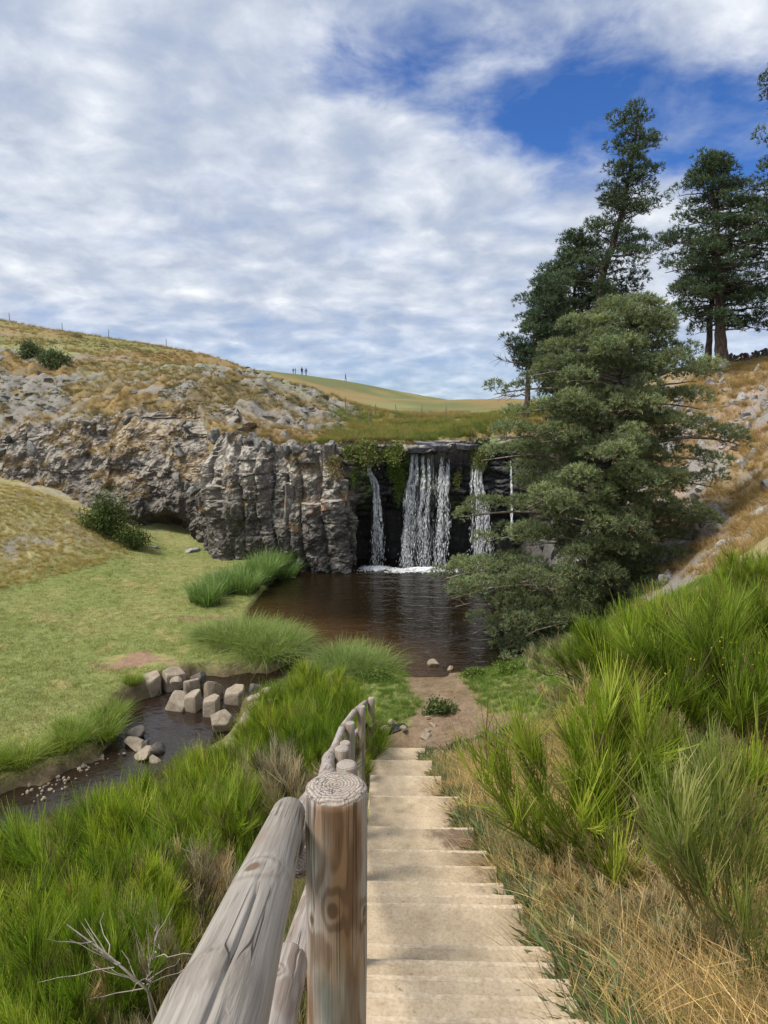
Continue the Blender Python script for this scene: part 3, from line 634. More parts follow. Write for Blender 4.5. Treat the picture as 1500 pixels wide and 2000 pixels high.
def fall_stream(name, label, path, width, n, seed, foam, zfoot=0.0):
    """path: (x,y,z) down the fall; width table by height; ribbons near the lip break into drops below"""
    r = np.random.default_rng(seed); P = np.array(path, float)[::-1]; wz = np.array(width, float)[::-1]
    root = empty(name, (P[0, 0], P[0, 1], zfoot)); o0 = np.array(root.location); tag(root, label, 'waterfall', 'streams of the waterfall')
    z = zfoot + (P[-1, 2] - zfoot) * r.random(n) ** .92
    cx = np.interp(z, P[:, 2], P[:, 0]); cy = np.interp(z, P[:, 2], P[:, 1]); w = np.interp(z, wz[:, 0], wz[:, 1])
    ns = max(4, int(wz[:, 1].max() * 11)); st = r.uniform(-1, 1, ns); pw = r.uniform(.12, 1, ns) ** 2.2; pw /= pw.sum(); si = r.choice(ns, n, p=pw)
    frac = (P[-1, 2] - z) / (P[-1, 2] - zfoot)
    lat = st[si] + r.normal(size=n) * (.03 + .16 * frac) / max(wz[:, 1].max(), .35) * 1.2 + .06 * np.sin(z * 2.1 + si)
    Q = np.c_[cx + lat * w * .5, cy - .10 - .10 * np.abs(r.normal(size=n)) - .25 * frac ** 2, z] - o0
    big = r.random(n) < .25
    V, Fc = droplets(Q, r.uniform(.05, .22, n) * (1 + .8 * (1 - frac)), r.uniform(.010, .026, n) * (1 + .9 * big), r, .08)
    link('falling_drops', mesh_data('falling_drops', V, Fc, None, True, M_white), root)['kind'] = 'stuff'
    # ribbons
    m = ns * 10; zz = P[-1, 2] - (P[-1, 2] - zfoot) * r.random(m) ** 1.25 * .8; wsel = r.choice(ns, m, p=pw)
    paths, rad = [], []
    for q in range(m):
        k = 9; zl = np.linspace(zz[q], zz[q] - r.uniform(.35, 1.2), k); zl = np.maximum(zl, zfoot + .1); wv = np.interp(zl, wz[:, 0], wz[:, 1])
        s0 = st[wsel[q]] + r.normal() * (.06 + .10 * (P[-1, 2] - zz[q]) / (P[-1, 2] - zfoot)) / max(wz[:, 1].max(), .4); ph = r.uniform(0, 6)
        paths.append(np.c_[np.interp(zl, P[:, 2], P[:, 0]) + (s0 + .05 * np.sin(zl * 7 + ph)) * wv * .5, np.interp(zl, P[:, 2], P[:, 1]) - .10 - r.uniform(0, .08), zl] - o0)
        rad.append(np.sin(np.linspace(.08, 3.06, k)) * r.uniform(.003, .011) * r.uniform(.4, 1.5, k))
    V, Fc = tubes(paths, rad, 5); link('water_ribbons', mesh_data('water_ribbons', V, Fc, None, True, M_white), root)['kind'] = 'stuff'
    # thin veil of water behind the drops
    for ly in range(2):
        nr_, nc_ = 60, max(5, int(wz[:, 1].max() * 16)); zl = np.linspace(P[-1, 2], zfoot + .02, nr_)[:, None]; sl = np.linspace(-1, 1, nc_)[None]; fr_ = (P[-1, 2] - zl) / (P[-1, 2] - zfoot)
        wv = np.interp(zl, wz[:, 0], wz[:, 1]) * .52; vx = np.interp(zl, P[:, 2], P[:, 0]) + sl * wv + .02 * fbm(sl * 4, zl * 2, 0, 3, seed + ly); vy = np.interp(zl, P[:, 2], P[:, 1]) - .06 - .14 * ly - .2 * fr_ ** 2 + .05 * fbm(sl * 5 * wv, zl * .8, 0, 3, seed + 5 + ly)
        link('veil', mesh_data('veil', np.stack((vx, vy, zl + 0 * vx), -1).reshape(-1, 3) - o0, grid_faces(nr_, nc_), np.stack((1 - np.abs(sl) ** 3 + 0 * fr_, fr_ + 0 * sl, 0 * vx), -1).reshape(-1, 3), True, M_veil), root)
    if foam:
        fx, fy, rx, ry, nf = foam; a = r.uniform(0, 2 * np.pi, nf); d = np.sqrt(r.random(nf)) * r.uniform(.5, 1.0, nf) * (1 + .35 * np.sin(a * 3 + seed) + .2 * np.sin(a * 7)) * r.choice([1, 1, 1, 1.5], nf)
        C = np.c_[fx + np.cos(a) * d * rx, fy + np.sin(a) * d * ry, .01 + .12 * r.random(nf) * np.maximum(0, 1 - d)] - o0
        sz = r.uniform(.02, .06, nf) * (1.3 - d * .7); un = np.array([(1, 0, 0), (0, 1, 0), (-1, 0, 0), (0, -1, 0), (0, 0, .7), (0, 0, -.4)])
        V = (C[:, None] + un[None] * sz[:, None, None] * np.array((1.5, 1, 1))).reshape(-1, 3)
        f8 = np.array([(0, 1, 4), (1, 2, 4), (2, 3, 4), (3, 0, 4), (1, 0, 5), (2, 1, 5), (3, 2, 5), (0, 3, 5)])
        link('foam', mesh_data('foam', V, (np.arange(nf)[:, None, None] * 6 + f8[None]).reshape(-1, 3), None, True, M_white), root)['kind'] = 'stuff'
    return root
def fy(x): return float(cliff_y(x)) - .30
fall_stream('waterfall_stream', 'narrow white stream of water left of the mossy rock tongue', [(-.62, fy(-.6), 5.2), (-.70, fy(-.6) - .05, 4.4), (-.42, fy(-.4) - .15, 3.9), (-.32, fy(-.3) - .25, 2.8), (-.35, fy(-.3) - .35, 0)], [(5.2, .28), (4.4, .18), (3.9, .30), (2.5, .42), (0, .55)], 1000, 21, (-.3, 30.3, .95, .5, 900))
fall_stream('waterfall_stream', 'widest white curtain of water falling from the middle of the lip', [(2.05, fy(2) - .05, 5.25), (2.05, fy(2) - .2, 4.2), (1.98, fy(2) - .35, 3.7), (1.95, fy(2) - .42, 2.5), (1.85, fy(2) - .5, 0)], [(5.25, 1.7), (4.2, 1.75), (3.9, 1.85), (3.0, 1.9), (0, 2.0)], 3300, 22, (1.95, 30.0, 1.75, .6, 2600))
fall_stream('waterfall_stream', 'forked white stream of water right of the wide curtain', [(4.35, fy(4.2), 5.15), (4.15, fy(4.2) - .1, 4.4), (4.12, fy(4.2) - .2, 3.9), (4.28, fy(4.2) - .3, 2.8), (4.35, fy(4.2) - .4, 0)], [(5.15, 1.0), (4.4, .5), (3.9, .6), (2.8, .9), (0, 1.15)], 1700, 23, (4.3, 30.2, .7, .4, 500))
fall_stream('waterfall_stream', 'thin single trickle of water at the right end of the rock', [(5.55, fy(5.5) - .1, 4.9), (5.58, fy(5.5) - .15, 4.2), (5.62, fy(5.5) - .2, 3.0), (5.62, fy(5.5) - .3, 1.5)], [(4.9, .08), (4, .07), (3, .09), (1.5, .1)], 320, 24, None, 1.5)
# ---------------------------------------------------------------- stairway
def step_mat():
    m, nt, out = new_mat('sandy_step')
    pos = nd(nt, 'ShaderNodeNewGeometry').outputs['Position']
    n1 = noise(nt, pos, 2.3, 5, .6); n2 = noise(nt, pos, 55, 4, .7); n3 = noise(nt, pos, 9, 5, .65)
    c = ramp(nt, mth(nt, 'ADD', mth(nt, 'MULTIPLY', n1, .6), mth(nt, 'MULTIPLY', n3, .45)), [(.36, (.32, .25, .168)), (.52, (.445, .355, .245)), (.68, (.53, .43, .305))])
    rnd = nd(nt, 'ShaderNodeObjectInfo').outputs['Random']; c = mixc(nt, 1.0, c, ramp(nt, rnd, [(0, (.94, .93, .92)), (.5, (1, 1, 1)), (1, (1.06, 1.05, 1.03))]), 'MULTIPLY')
    c = mixc(nt, 1.0, c, ramp(nt, n2, [(.34, (.80, .79, .78)), (.5, (1, 1, 1)), (.7, (1.12, 1.11, 1.09))]), 'MULTIPLY')
    dk = ramp(nt, noise(nt, pos, 17, 3, .5), [(.68, 0), (.74, .75)]); c = mixc(nt, dk, c, (.17, .12, .085))
    # trodden soil lies on the right end of some treads
    sp = nd(nt, 'ShaderNodeSeparateXYZ', None, i0=pos)
    ex = mth(nt, 'ADD', sp.outputs[0], mth(nt, 'MULTIPLY', mth(nt, 'SUBTRACT', n3, .5), .9))
    sy = mth(nt, 'SUBTRACT', 1.0, mth(nt, 'ABSOLUTE', mth(nt, 'DIVIDE', mth(nt, 'SUBTRACT', sp.outputs[1], 6.3), 1.5)))
    soil = nd(nt, 'ShaderNodeMapRange', {'interpolation_type': 'SMOOTHSTEP'}, Value=mth(nt, 'ADD', ex, mth(nt, 'MULTIPLY', mth(nt, 'MAXIMUM', sy, -1.0), .3)), i1=.60, i2=1.0, i3=0.0, i4=.95).outputs[0]
    c = mixc(nt, soil, c, mixc(nt, n2, (.085, .055, .038), (.21, .15, .105)))
    h = mth(nt, 'ADD', n2, mth(nt, 'MULTIPLY', n3, .8))
    b = nd(nt, 'ShaderNodeBsdfPrincipled', None, Base_Color=c, Roughness=.95, Normal=bump(nt, h, .45, .012))
    b.inputs['Specular IOR Level'].default_value = .1
    nt.links.new(b.outputs[0], out.inputs[0]); return m
M_step = step_mat()
M_nose = plain_mat('worn_step_edge', (.48, .385, .27), .95, .3, 30, .006)  # edge highlight of the treads, put in as a slightly paler colour
def bevel_box(name, w, d, h, mat, seed=0, bev=.012, nx=14):
    """slab with its top face at z=0, worn uneven edges; x from 0 to w, y from 0 to d"""
    r = np.random.default_rng(seed)
    xs = np.r_[0, bev, np.linspace(0, w, nx + 2)[1:-1], w - bev, w]; V = []; n = len(xs)
    prof = [(0, -h), (0, -bev), (bev, 0), (d * .5, .0), (d - bev, 0), (d, -bev), (d, -h)]
    for (py_, pz_) in prof:
        for x in xs:
            e = r.normal() * .0035
            V.append((x, py_ + (e if py_ in (0, d) else 0), pz_ + (r.normal() * .0012 if pz_ == 0 else (e * .4 if pz_ > -h else 0)) - (bev if x in (0, w) and pz_ == 0 else 0)))
    Fq = grid_faces(len(prof), n)
    caps = []
    for side in (0, n - 1):
        ids = [k * n + side for k in range(len(prof))]; caps.append(ids if side else ids[::-1])
    return mesh_data(name, V, [Fq, np.array(caps)], None, False, mat)
stairs = empty('staircase', (.3, 2.0, stair_z(2.0))); so = Vector(stairs.location)
tag(stairs, 'straight flight of pale sandy steps going down beside the log railing', 'stairs')
edges_px = [1444, 1461, 1486, 1516, 1556, 1617, 1662, 1692, 1725, 1750, 1768, 1850, 1880, 1912, 1948, 1993, 2045, 2110]
eY = []
for py_ in edges_px:
    d = ray(760, py_); eY.append(H0 / (-d[2] / d[1] - SL))
eY = eY[::-1] ; eY = [eY[0] - .6, eY[0] - .3] + eY
wid = rng.normal(0, .018, len(eY))
for i in range(len(eY) - 1):
    y0, y1 = eY[i], eY[i + 1]; xl = float(stair_left((y0 + y1) / 2)); w = 1.085 + wid[i]
    me = bevel_box('tread', w, y1 - y0 + .03, .34 + SL * (y1 - y0) * .5, M_step, 500 + i)
    # every tread lies level at the height of its far edge, the next one is a step lower
    tr_ = link('tread', me, stairs, (xl - so.x, y0 - so.y, stair_z(y1) + .0 - so.z), (0, 0, -.028 + rng.normal() * .004))
    link('nosing', bevel_box('nosing', w + .006, .045, .05, M_nose, 540 + i, .008), tr_, (-.003, y1 - y0 - .010, .0015))

# ---------------------------------------------------------------- log railing
def log_mat(name, grey=(.40, .365, .325), brown=(.20, .125, .075), fresh=(.33, .175, .08), freshness=.3, freq=900., wav=.010, seed=0.0, knots=()):
    m, nt, out = new_mat(name)
    p = nd(nt, 'ShaderNodeTexCoord').outputs['Object']
    sp = nd(nt, 'ShaderNodeSeparateXYZ', None, i0=p); X, Y, Z = sp.outputs
    q = vmth(nt, 'ADD', vmth(nt, 'MULTIPLY', p, (9, 9, 1.3)), (seed, seed * .7, seed * .3))
    wv = mth(nt, 'MULTIPLY', mth(nt, 'SUBTRACT', noise(nt, q, 1.0, 3, .5), .5), wav * 2)
    rr = mth(nt, 'SQRT', mth(nt, 'ADD', mth(nt, 'MULTIPLY', X, X), mth(nt, 'MULTIPLY', Y, Y)))
    f = mth(nt, 'ADD', rr, wv)
    kd = None
    for (kx, ky, kz, amp, sig) in knots:
        dv = vmth(nt, 'MULTIPLY', vmth(nt, 'SUBTRACT', p, (kx, ky, kz)), (1, 1, .62))
        d2 = nd(nt, 'ShaderNodeVectorMath', {'operation': 'DOT_PRODUCT'}, i0=dv, i1=dv).outputs['Value']
        g = mth(nt, 'EXPONENT', mth(nt, 'DIVIDE', d2, -sig * sig)); f = mth(nt, 'ADD', f, mth(nt, 'MULTIPLY', g, amp))
        core = nd(nt, 'ShaderNodeMapRange', None, Value=mth(nt, 'SQRT', d2), i1=sig * .42, i2=sig * .30, i3=0.0, i4=1.0).outputs[0]
        kd = core if kd is None else mth(nt, 'MAXIMUM', kd, core)
    w = mth(nt, 'SINE', mth(nt, 'MULTIPLY', f, freq)); w = mth(nt, 'MULTIPLY_ADD', w, .5, .5)
    fib = noise(nt, vmth(nt, 'MULTIPLY', p, (190, 190, 2.4)), 1.0, 5, .65)
    pat = noise(nt, vmth(nt, 'ADD', vmth(nt, 'MULTIPLY', p, (10, 10, 2.2)), (seed * 2, 3, 1)), 1.0, 4, .55)
    c = mixc(nt, ramp(nt, w, [(.25, 0), (.9, .62)]), grey, brown)
    c = mixc(nt, 1.0, c, ramp(nt, fib, [(.3, .68), (.7, 1.28)]), 'MULTIPLY')
    nz = nd(nt, 'ShaderNodeSeparateXYZ', None, i0=nd(nt, 'ShaderNodeTexCoord').outputs['Normal']).outputs[2]
    side = nd(nt, 'ShaderNodeMapRange', None, Value=nz, i1=.35, i2=.6, i3=1.0, i4=.12).outputs[0]
    fm = mth(nt, 'MULTIPLY', ramp(nt, pat, [(.62 - .35 * freshness, 0), (.80 - .35 * freshness, .85)]), side)
    c = mixc(nt, fm, c, mixc(nt, ramp(nt, w, [(.3, 0), (.8, .8)]), fresh, (.15, .075, .035)))
    # drying cracks: bump lines whose inner shade is painted into the wood colour
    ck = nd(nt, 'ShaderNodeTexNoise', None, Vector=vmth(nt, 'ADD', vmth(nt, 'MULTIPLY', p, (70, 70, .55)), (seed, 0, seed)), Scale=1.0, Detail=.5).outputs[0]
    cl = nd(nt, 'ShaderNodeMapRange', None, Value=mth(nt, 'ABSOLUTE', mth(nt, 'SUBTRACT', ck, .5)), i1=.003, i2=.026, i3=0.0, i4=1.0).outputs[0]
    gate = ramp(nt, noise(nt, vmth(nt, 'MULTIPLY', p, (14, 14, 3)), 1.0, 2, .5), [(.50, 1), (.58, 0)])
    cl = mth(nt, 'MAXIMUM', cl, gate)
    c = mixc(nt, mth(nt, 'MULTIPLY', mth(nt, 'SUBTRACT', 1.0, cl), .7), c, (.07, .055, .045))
    if kd is not None: c = mixc(nt, mth(nt, 'MULTIPLY', kd, .75), c, (.13, .07, .035))
    h = mth(nt, 'ADD', mth(nt, 'ADD', mth(nt, 'MULTIPLY', w, .25), mth(nt, 'MULTIPLY', fib, .6)), mth(nt, 'MULTIPLY', cl, 1.6))
    b = nd(nt, 'ShaderNodeBsdfPrincipled', None, Base_Color=c, Roughness=.85, Normal=bump(nt, h, .7, .004))
    b.inputs['Specular IOR Level'].default_value = .2
    nt.links.new(b.outputs[0], out.inputs[0]); return m
def log_mesh(name, L, r0, r1, mat, seed, na=36, nl=40, crack=0, cham=.012, lumps=()):
    """log along +Z from 0 to L, real splits cut into the surface, chamfered ends"""
    r = np.random.default_rng(seed); a = np.arange(na) / na * 2 * np.pi; t = np.linspace(0, 1, nl)
    A, T = np.meshgrid(a, t); R = r0 + (r1 - r0) * T
    R = R * (1 + .016 * fbm(np.cos(A) * 1.2 + seed, np.sin(A) * 1.2, T * L * 2.5, 3, seed) + .004 * fbm(np.cos(A) * 6 + seed, np.sin(A) * 6, T * L * 3, 2, seed + 1))
    for (la, lz, amp, sg_) in lumps:
        da = np.angle(np.exp(1j * (A - la))) * r0; R = R + amp * np.exp(-(da ** 2 + (T * L - lz) ** 2) / sg_ ** 2)
    for _ in range(crack):
        ca = r.uniform(0, 2 * np.pi); z0 = r.uniform(-.1, .9) * L; ln = r.uniform(.12, .5) * L; wd = r.uniform(.0009, .0022); tw = r.uniform(-.35, .35)
        zz = T * L; cen = ca + tw * (zz - z0) + .06 * vn(zz * 14, zz * 0 + seed, 0, _); da = np.angle(np.exp(1j * (A - cen))) * r0
        env = np.clip(np.minimum((zz - z0) / (ln * .3), (z0 + ln - zz) / (ln * .3)), 0, 1); R = R - .0045 * env * np.exp(-(da / (wd * (.4 + env))) ** 2)
    V = np.stack((np.cos(A) * R, np.sin(A) * R, T * L), -1).reshape(-1, 3); Fq = [grid_faces(nl, na, True)]
    # caps: chamfer ring, then rings to the centre
    for end in (0, 1):
        base = (nl - 1) * na if end else 0; zc = L if end else 0; sgn = 1 if end else -1; prev = base + np.arange(na); Rb = R[-1 if end else 0]
        for fr, dz in ((1 - cham / r0, cham * .75), (.7, cham * .85), (.35, cham * .9), (.06, cham * .88)):
            n0 = len(V); V = np.r_[V, np.stack((np.cos(a) * Rb * fr, np.sin(a) * Rb * fr, np.full(na, zc + sgn * dz) + r.normal(size=na) * .0004), -1)]
            cur = n0 + np.arange(na); q = np.stack((prev, np.roll(prev, -1), np.roll(cur, -1), cur), -1); Fq.append(q if end else q[:, ::-1]); prev = cur
        n0 = len(V); V = np.r_[V, [[0, 0, zc + sgn * cham * .8]]]; tri = np.stack((prev, np.roll(prev, -1), np.full(na, n0)), -1); Fq.append(tri if end else tri[:, ::-1])
    quads = np.concatenate([f for f in Fq if f.shape[1] == 4]); tris = np.concatenate([f for f in Fq if f.shape[1] == 3])
    return mesh_data(name, V, [quads, tris], None, True, mat)
def place_log(name, me, p0, p1, parent=None, roll=0):
    d = Vector(p1) - Vector(p0); o = link(name, me, parent)
    zv = d.normalized(); xv = Vector((0, 1, 0)).cross(zv).normalized(); yv = zv.cross(xv)
    M = Matrix.Translation(Vector(p0)) @ (Matrix((xv, yv, zv)).transposed().to_4x4() @ Matrix.Rotation(roll, 4, 'Z'))
    if parent: M = Matrix.Translation(-Vector(parent.location)) @ M
    o.matrix_local = M; return o
rail = empty('log_railing', (-.15, 1.5, stair_z(1.5) - .3)); tag(rail, 'weathered round log railing running down the left side of the steps', 'railing')
def pt(x, y, t): return np.array((0, 0, CZ)) + ray(x, y) * t
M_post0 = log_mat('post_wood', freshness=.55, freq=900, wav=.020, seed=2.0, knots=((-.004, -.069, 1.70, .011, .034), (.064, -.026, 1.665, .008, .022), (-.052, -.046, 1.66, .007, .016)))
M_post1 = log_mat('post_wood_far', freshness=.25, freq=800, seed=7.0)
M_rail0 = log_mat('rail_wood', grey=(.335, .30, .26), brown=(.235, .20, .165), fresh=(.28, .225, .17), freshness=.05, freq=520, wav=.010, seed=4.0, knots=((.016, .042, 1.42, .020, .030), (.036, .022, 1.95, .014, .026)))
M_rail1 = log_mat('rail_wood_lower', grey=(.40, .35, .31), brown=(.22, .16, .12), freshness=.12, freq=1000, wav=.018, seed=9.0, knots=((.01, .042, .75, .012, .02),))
# posts: top centre pixel, distance, radius
posts = [(657, 1541, 1.50, .0675), (677, 1494, 3.55, .053), (668, 1462, 5.2, .055), (674, 1451, 6.6, .052), (684, 1412, 8.6, .058), (706, 1380, 10.6, .06), (725, 1364, 12.9, .062)]
ptop = []
for i, (px, py_, t, r) in enumerate(posts):
    tp = pt(px, py_, t); ptop.append(tp); zb = float(stair_z(tp[1])) - .55
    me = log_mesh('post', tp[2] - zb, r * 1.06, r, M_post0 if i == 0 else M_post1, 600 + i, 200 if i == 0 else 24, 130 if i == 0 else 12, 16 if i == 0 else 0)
    lean = -.020 if i == 0 else rng.normal() * .012
    place_log('post', me, (tp[0] + lean, tp[1] + .03, zb), tp, rail, 0 if i == 0 else rng.uniform(0, 6))
# rails: top and lower rail in every bay, fixed to the left of the posts
def rail_log(p0, p1, r0, r1, mat, seed, near=False, lumps=()):
    L = float(np.linalg.norm(np.array(p1) - np.array(p0)))
    me = log_mesh('rail', L, r0, r1, mat, seed, 190 if near else 18, 150 if near else 12, 8 if near else 0, .014, lumps); return place_log('rail', me, p0, p1, rail, 0)
e1 = pt(563, 1592, 1.62); s1 = pt(398, 2060, .54); s1 = s1 + (s1 - e1) * .9
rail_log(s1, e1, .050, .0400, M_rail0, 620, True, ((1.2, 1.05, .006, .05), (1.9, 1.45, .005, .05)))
e2 = pt(560, 1885, 1.46); s2 = pt(505, 2080, 1.06); s2 = s2 + (s2 - e2) * 1.2
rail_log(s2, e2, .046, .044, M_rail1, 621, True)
stub = place_log('rail', log_mesh('rail', .5, .030, .030, M_rail1, 640, 40, 20), pt(585, 1690, 1.72), pt(600, 1668, 2.3), rail)
for i in range(len(posts) - 1):
    a, b = ptop[i], ptop[i + 1]; off = np.array((-.105, 0, 0)); dz = np.array((0, 0, -.085))
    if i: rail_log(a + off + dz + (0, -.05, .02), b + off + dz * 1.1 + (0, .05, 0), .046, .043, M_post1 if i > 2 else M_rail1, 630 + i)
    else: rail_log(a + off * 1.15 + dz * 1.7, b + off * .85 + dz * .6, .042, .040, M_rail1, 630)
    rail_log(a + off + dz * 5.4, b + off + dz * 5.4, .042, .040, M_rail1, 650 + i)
# ---------------------------------------------------------------- plants
M_grass = leaf_mat('grass_blades', None, True, .35)
M_broom = leaf_mat('broom_twigs', None, False, .46, obj_var=.30)
M_reed = leaf_mat('reed_blades', None, False, .30, obj_var=.15)
M_leaf = leaf_mat('shrub_leaves', None, False, .30)
M_needle = leaf_mat('pine_needles', None, False, .18)
M_stem = plain_mat('broom_stem', (.20, .17, .075), .8, .3)
M_bark = bark_mat('pine_bark', (.045, .032, .026), (.15, .10, .075))
M_barkhi = bark_mat('grey_branch_bark', (.13, .10, .085), (.28, .22, .18))

def tuft(name, n, h, spread, lean, w, seg, seed, cols, bendk=.5):
    r = np.random.default_rng(seed); a = r.uniform(0, 2 * np.pi, n); rad = spread * np.sqrt(r.random(n))
    P = np.c_[np.cos(a) * rad, np.sin(a) * rad, np.full(n, -.02)]; b = a + r.normal(size=n) * .9
    ln = np.abs(r.normal(0, lean, n)); D = norm(np.c_[np.cos(b) * ln, np.sin(b) * ln, np.ones(n)])
    L = h * r.uniform(.45, 1.1, n); bd = np.c_[np.cos(b), np.sin(b), -np.ones(n) * .55] * (L * bendk * r.uniform(.1, 1, n))[:, None]
    V, Fq, t = strips(P, D, L, w * r.uniform(.6, 1.2, n), bd, seg, .12, r)
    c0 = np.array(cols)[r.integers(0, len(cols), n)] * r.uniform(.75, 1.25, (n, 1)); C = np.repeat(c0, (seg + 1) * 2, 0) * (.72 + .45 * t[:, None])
    return mesh_data(name, V, Fq, C, False, M_grass)
def source_collection(name, meshes):
    c = bpy.data.collections.new(name)
    for i, me in enumerate(meshes):
        o = bpy.data.objects.new('%s_%02d' % (name, i), me); c.objects.link(o)
    return c
def scatter(name, P, rot, scl, idx, tint, coll, label, cat):
    me = bpy.data.meshes.new(name); me.vertices.add(len(P)); me.vertices.foreach_set('co', np.asarray(P, np.float32).ravel())
    for nm, ty, key, val in (('rot', 'FLOAT_VECTOR', 'vector', rot), ('scl', 'FLOAT', 'value', scl), ('idx', 'INT', 'value', idx), ('tint', 'FLOAT_COLOR', 'color', np.c_[tint, np.ones(len(P))])):
        a = me.attributes.new(nm, ty, 'POINT'); a.data.foreach_set(key, np.asarray(val, np.int32 if ty == 'INT' else np.float32).ravel())
    o = link(name, me); tag(o, label, cat, kind='stuff')
    ng = bpy.data.node_groups.new(name, 'GeometryNodeTree'); ng.interface.new_socket('Geometry', in_out='INPUT', socket_type='NodeSocketGeometry'); ng.interface.new_socket('Geometry', in_out='OUTPUT', socket_type='NodeSocketGeometry')
    gi, go = ng.nodes.new('NodeGroupInput'), ng.nodes.new('NodeGroupOutput'); ip = ng.nodes.new('GeometryNodeInstanceOnPoints'); ci = ng.nodes.new('GeometryNodeCollectionInfo')
    ci.inputs['Collection'].default_value = coll; ci.inputs['Separate Children'].default_value = True; ci.inputs['Reset Children'].default_value = True
    def na(nm, ty):
        n = ng.nodes.new('GeometryNodeInputNamedAttribute'); n.data_type = ty; n.inputs['Name'].default_value = nm; return n.outputs['Attribute']
    er = ng.nodes.new('FunctionNodeEulerToRotation'); L = ng.links.new
    L(na('rot', 'FLOAT_VECTOR'), er.inputs[0]); L(er.outputs[0], ip.inputs['Rotation']); L(na('scl', 'FLOAT'), ip.inputs['Scale']); L(na('idx', 'INT'), ip.inputs['Instance Index'])
    ip.inputs['Pick Instance'].default_value = True; L(gi.outputs[0], ip.inputs['Points']); L(ci.outputs[0], ip.inputs['Instance']); L(ip.outputs[0], go.inputs[0])
    md = o.modifiers.new('scatter', 'NODES'); md.node_group = ng; return o
GREENS = [(.165, .21, .052), (.21, .245, .072), (.125, .17, .042)]; DRYS = [(.48, .37, .18), (.40, .29, .13), (.55, .45, .25)]; SEDGE = [(.15, .23, .035), (.20, .29, .05), (.25, .31, .075)]
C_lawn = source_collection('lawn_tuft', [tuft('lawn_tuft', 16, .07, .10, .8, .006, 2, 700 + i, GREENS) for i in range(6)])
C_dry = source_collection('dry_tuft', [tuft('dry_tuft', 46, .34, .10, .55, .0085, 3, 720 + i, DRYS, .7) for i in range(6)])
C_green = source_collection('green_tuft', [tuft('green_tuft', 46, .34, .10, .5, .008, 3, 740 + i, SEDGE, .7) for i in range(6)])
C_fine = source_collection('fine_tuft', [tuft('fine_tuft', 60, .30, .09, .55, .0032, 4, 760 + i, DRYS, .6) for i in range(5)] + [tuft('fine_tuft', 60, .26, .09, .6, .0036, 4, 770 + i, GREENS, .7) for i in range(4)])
C_litter = source_collection('straw_litter', [tuft('straw_litter', 34, .24, .22, 3.2, .0032, 3, 790 + i, DRYS + [(.30, .24, .15)], .25) for i in range(4)])
def spots(n, fx, fy, keep, seed):
    r = np.random.default_rng(seed); X = fx(r, n); Y = fy(r, n, X); k = keep(X, Y, r); return X[k], Y[k], r
def put(name, X, Y, r, coll, n_var, s0, s1, tint, label, cat, idxs=None, dz=0):
    Z = height(X, Y) + dz; n = len(X); rot = np.c_[r.normal(size=(n, 2)) * .12, r.uniform(0, 6.28, n)]
    idx = r.integers(0, n_var, n) if idxs is None else idxs
    return scatter(name, np.c_[X, Y, Z], rot, r.uniform(s0, s1, n), idx, tint, coll, label, cat)
# short grazed turf of the meadow
r = np.random.default_rng(31); n = 42000; Y = 11 + 22 * r.random(n) ** 1.25; X = -2.5 - (Y * .62 - 1.5) * r.random(n)
k = (poly_sd(X, Y, POOL) > .25) & (seg_dist(X, Y, STREAM) > .3) & (Y < cliff_y(X) - .5) & ((X < -4.3) | (Y > 15)) & (((X + 6.9) / 1.1) ** 2 + ((Y - 18.6) / .6) ** 2 > 1); X, Y = X[k], Y[k]
g = fbm(X * .5, Y * .5, 0, 3, 101)[:, None]; tn = np.array((1.05, 1.0, 1.0)) * (1 - sstep(-.2, .6, g) * .5) + np.array((1.8, 1.35, 1.6)) * sstep(-.2, .6, g) * .5
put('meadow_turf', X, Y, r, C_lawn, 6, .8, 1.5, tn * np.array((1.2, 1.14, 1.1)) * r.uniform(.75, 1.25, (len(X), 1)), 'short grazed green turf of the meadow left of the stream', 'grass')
# dry grass of the hillside, the mound and the right slope
r = np.random.default_rng(32); n = 30000; Y = 30 + 42 * r.random(n) ** 1.3; X = -Y * .66 + (Y * .66 + 7) * r.random(n)
rk = fbm(X * .33, Y * .45, 0, 5, 151) + .35 * fbm(X * 1.7, Y * 1.7, 0, 4, 111)
k = (Y > cliff_y(X) + .9) & (r.random(n) < np.where(rk > -.02, .10, .62)); X, Y = X[k], Y[k]; g = fbm(X * .25, Y * .25, 0, 3, 171)[:, None] + .2 * r.normal(size=(len(X), 1))
tn = np.array((.74, .64, .60)) * (1 - sstep(-.1, .4, g)) + np.array((.58, .60, .56)) * sstep(-.1, .4, g)
put('hillside_grass', X, Y, r, C_dry, 6, .6, 1.25, tn, 'dry ochre grass tufts covering the hillside above the cliff', 'grass')
r = np.random.default_rng(33); n = 9000; X = r.uniform(6.4, 18, n); Y = r.uniform(15, 31, n)
rk = fbm(X * 1.7, Y * 1.7, 0, 4, 111) + .5 * fbm(X * .5, Y * .5, 0, 4, 101) - .10 * (height(X, Y) - 5.5)
k = (X / Y < .66) & (rk < .16 + .1 * r.normal(size=n)) & (poly_sd(X, Y, POOL) > .4); X, Y = X[k], Y[k]
put('slope_grass', X, Y, r, C_dry, 6, .6, 1.1, np.array((.98, .87, .78)) * r.uniform(.75, 1.2, (len(X), 1)), 'bleached dry grass among rubble on the right slope', 'grass')
r = np.random.default_rng(34); n = 7000; X = r.uniform(-23, -10, n); Y = r.uniform(23, 33.5, n); Z = height(X, Y)
k = (Z > .7) & (Y < cliff_y(X) - .3) & (fbm(X * 1.7, Y * 1.7, 0, 4, 111) < .3) & (X / Y > -.66); X, Y = X[k], Y[k]
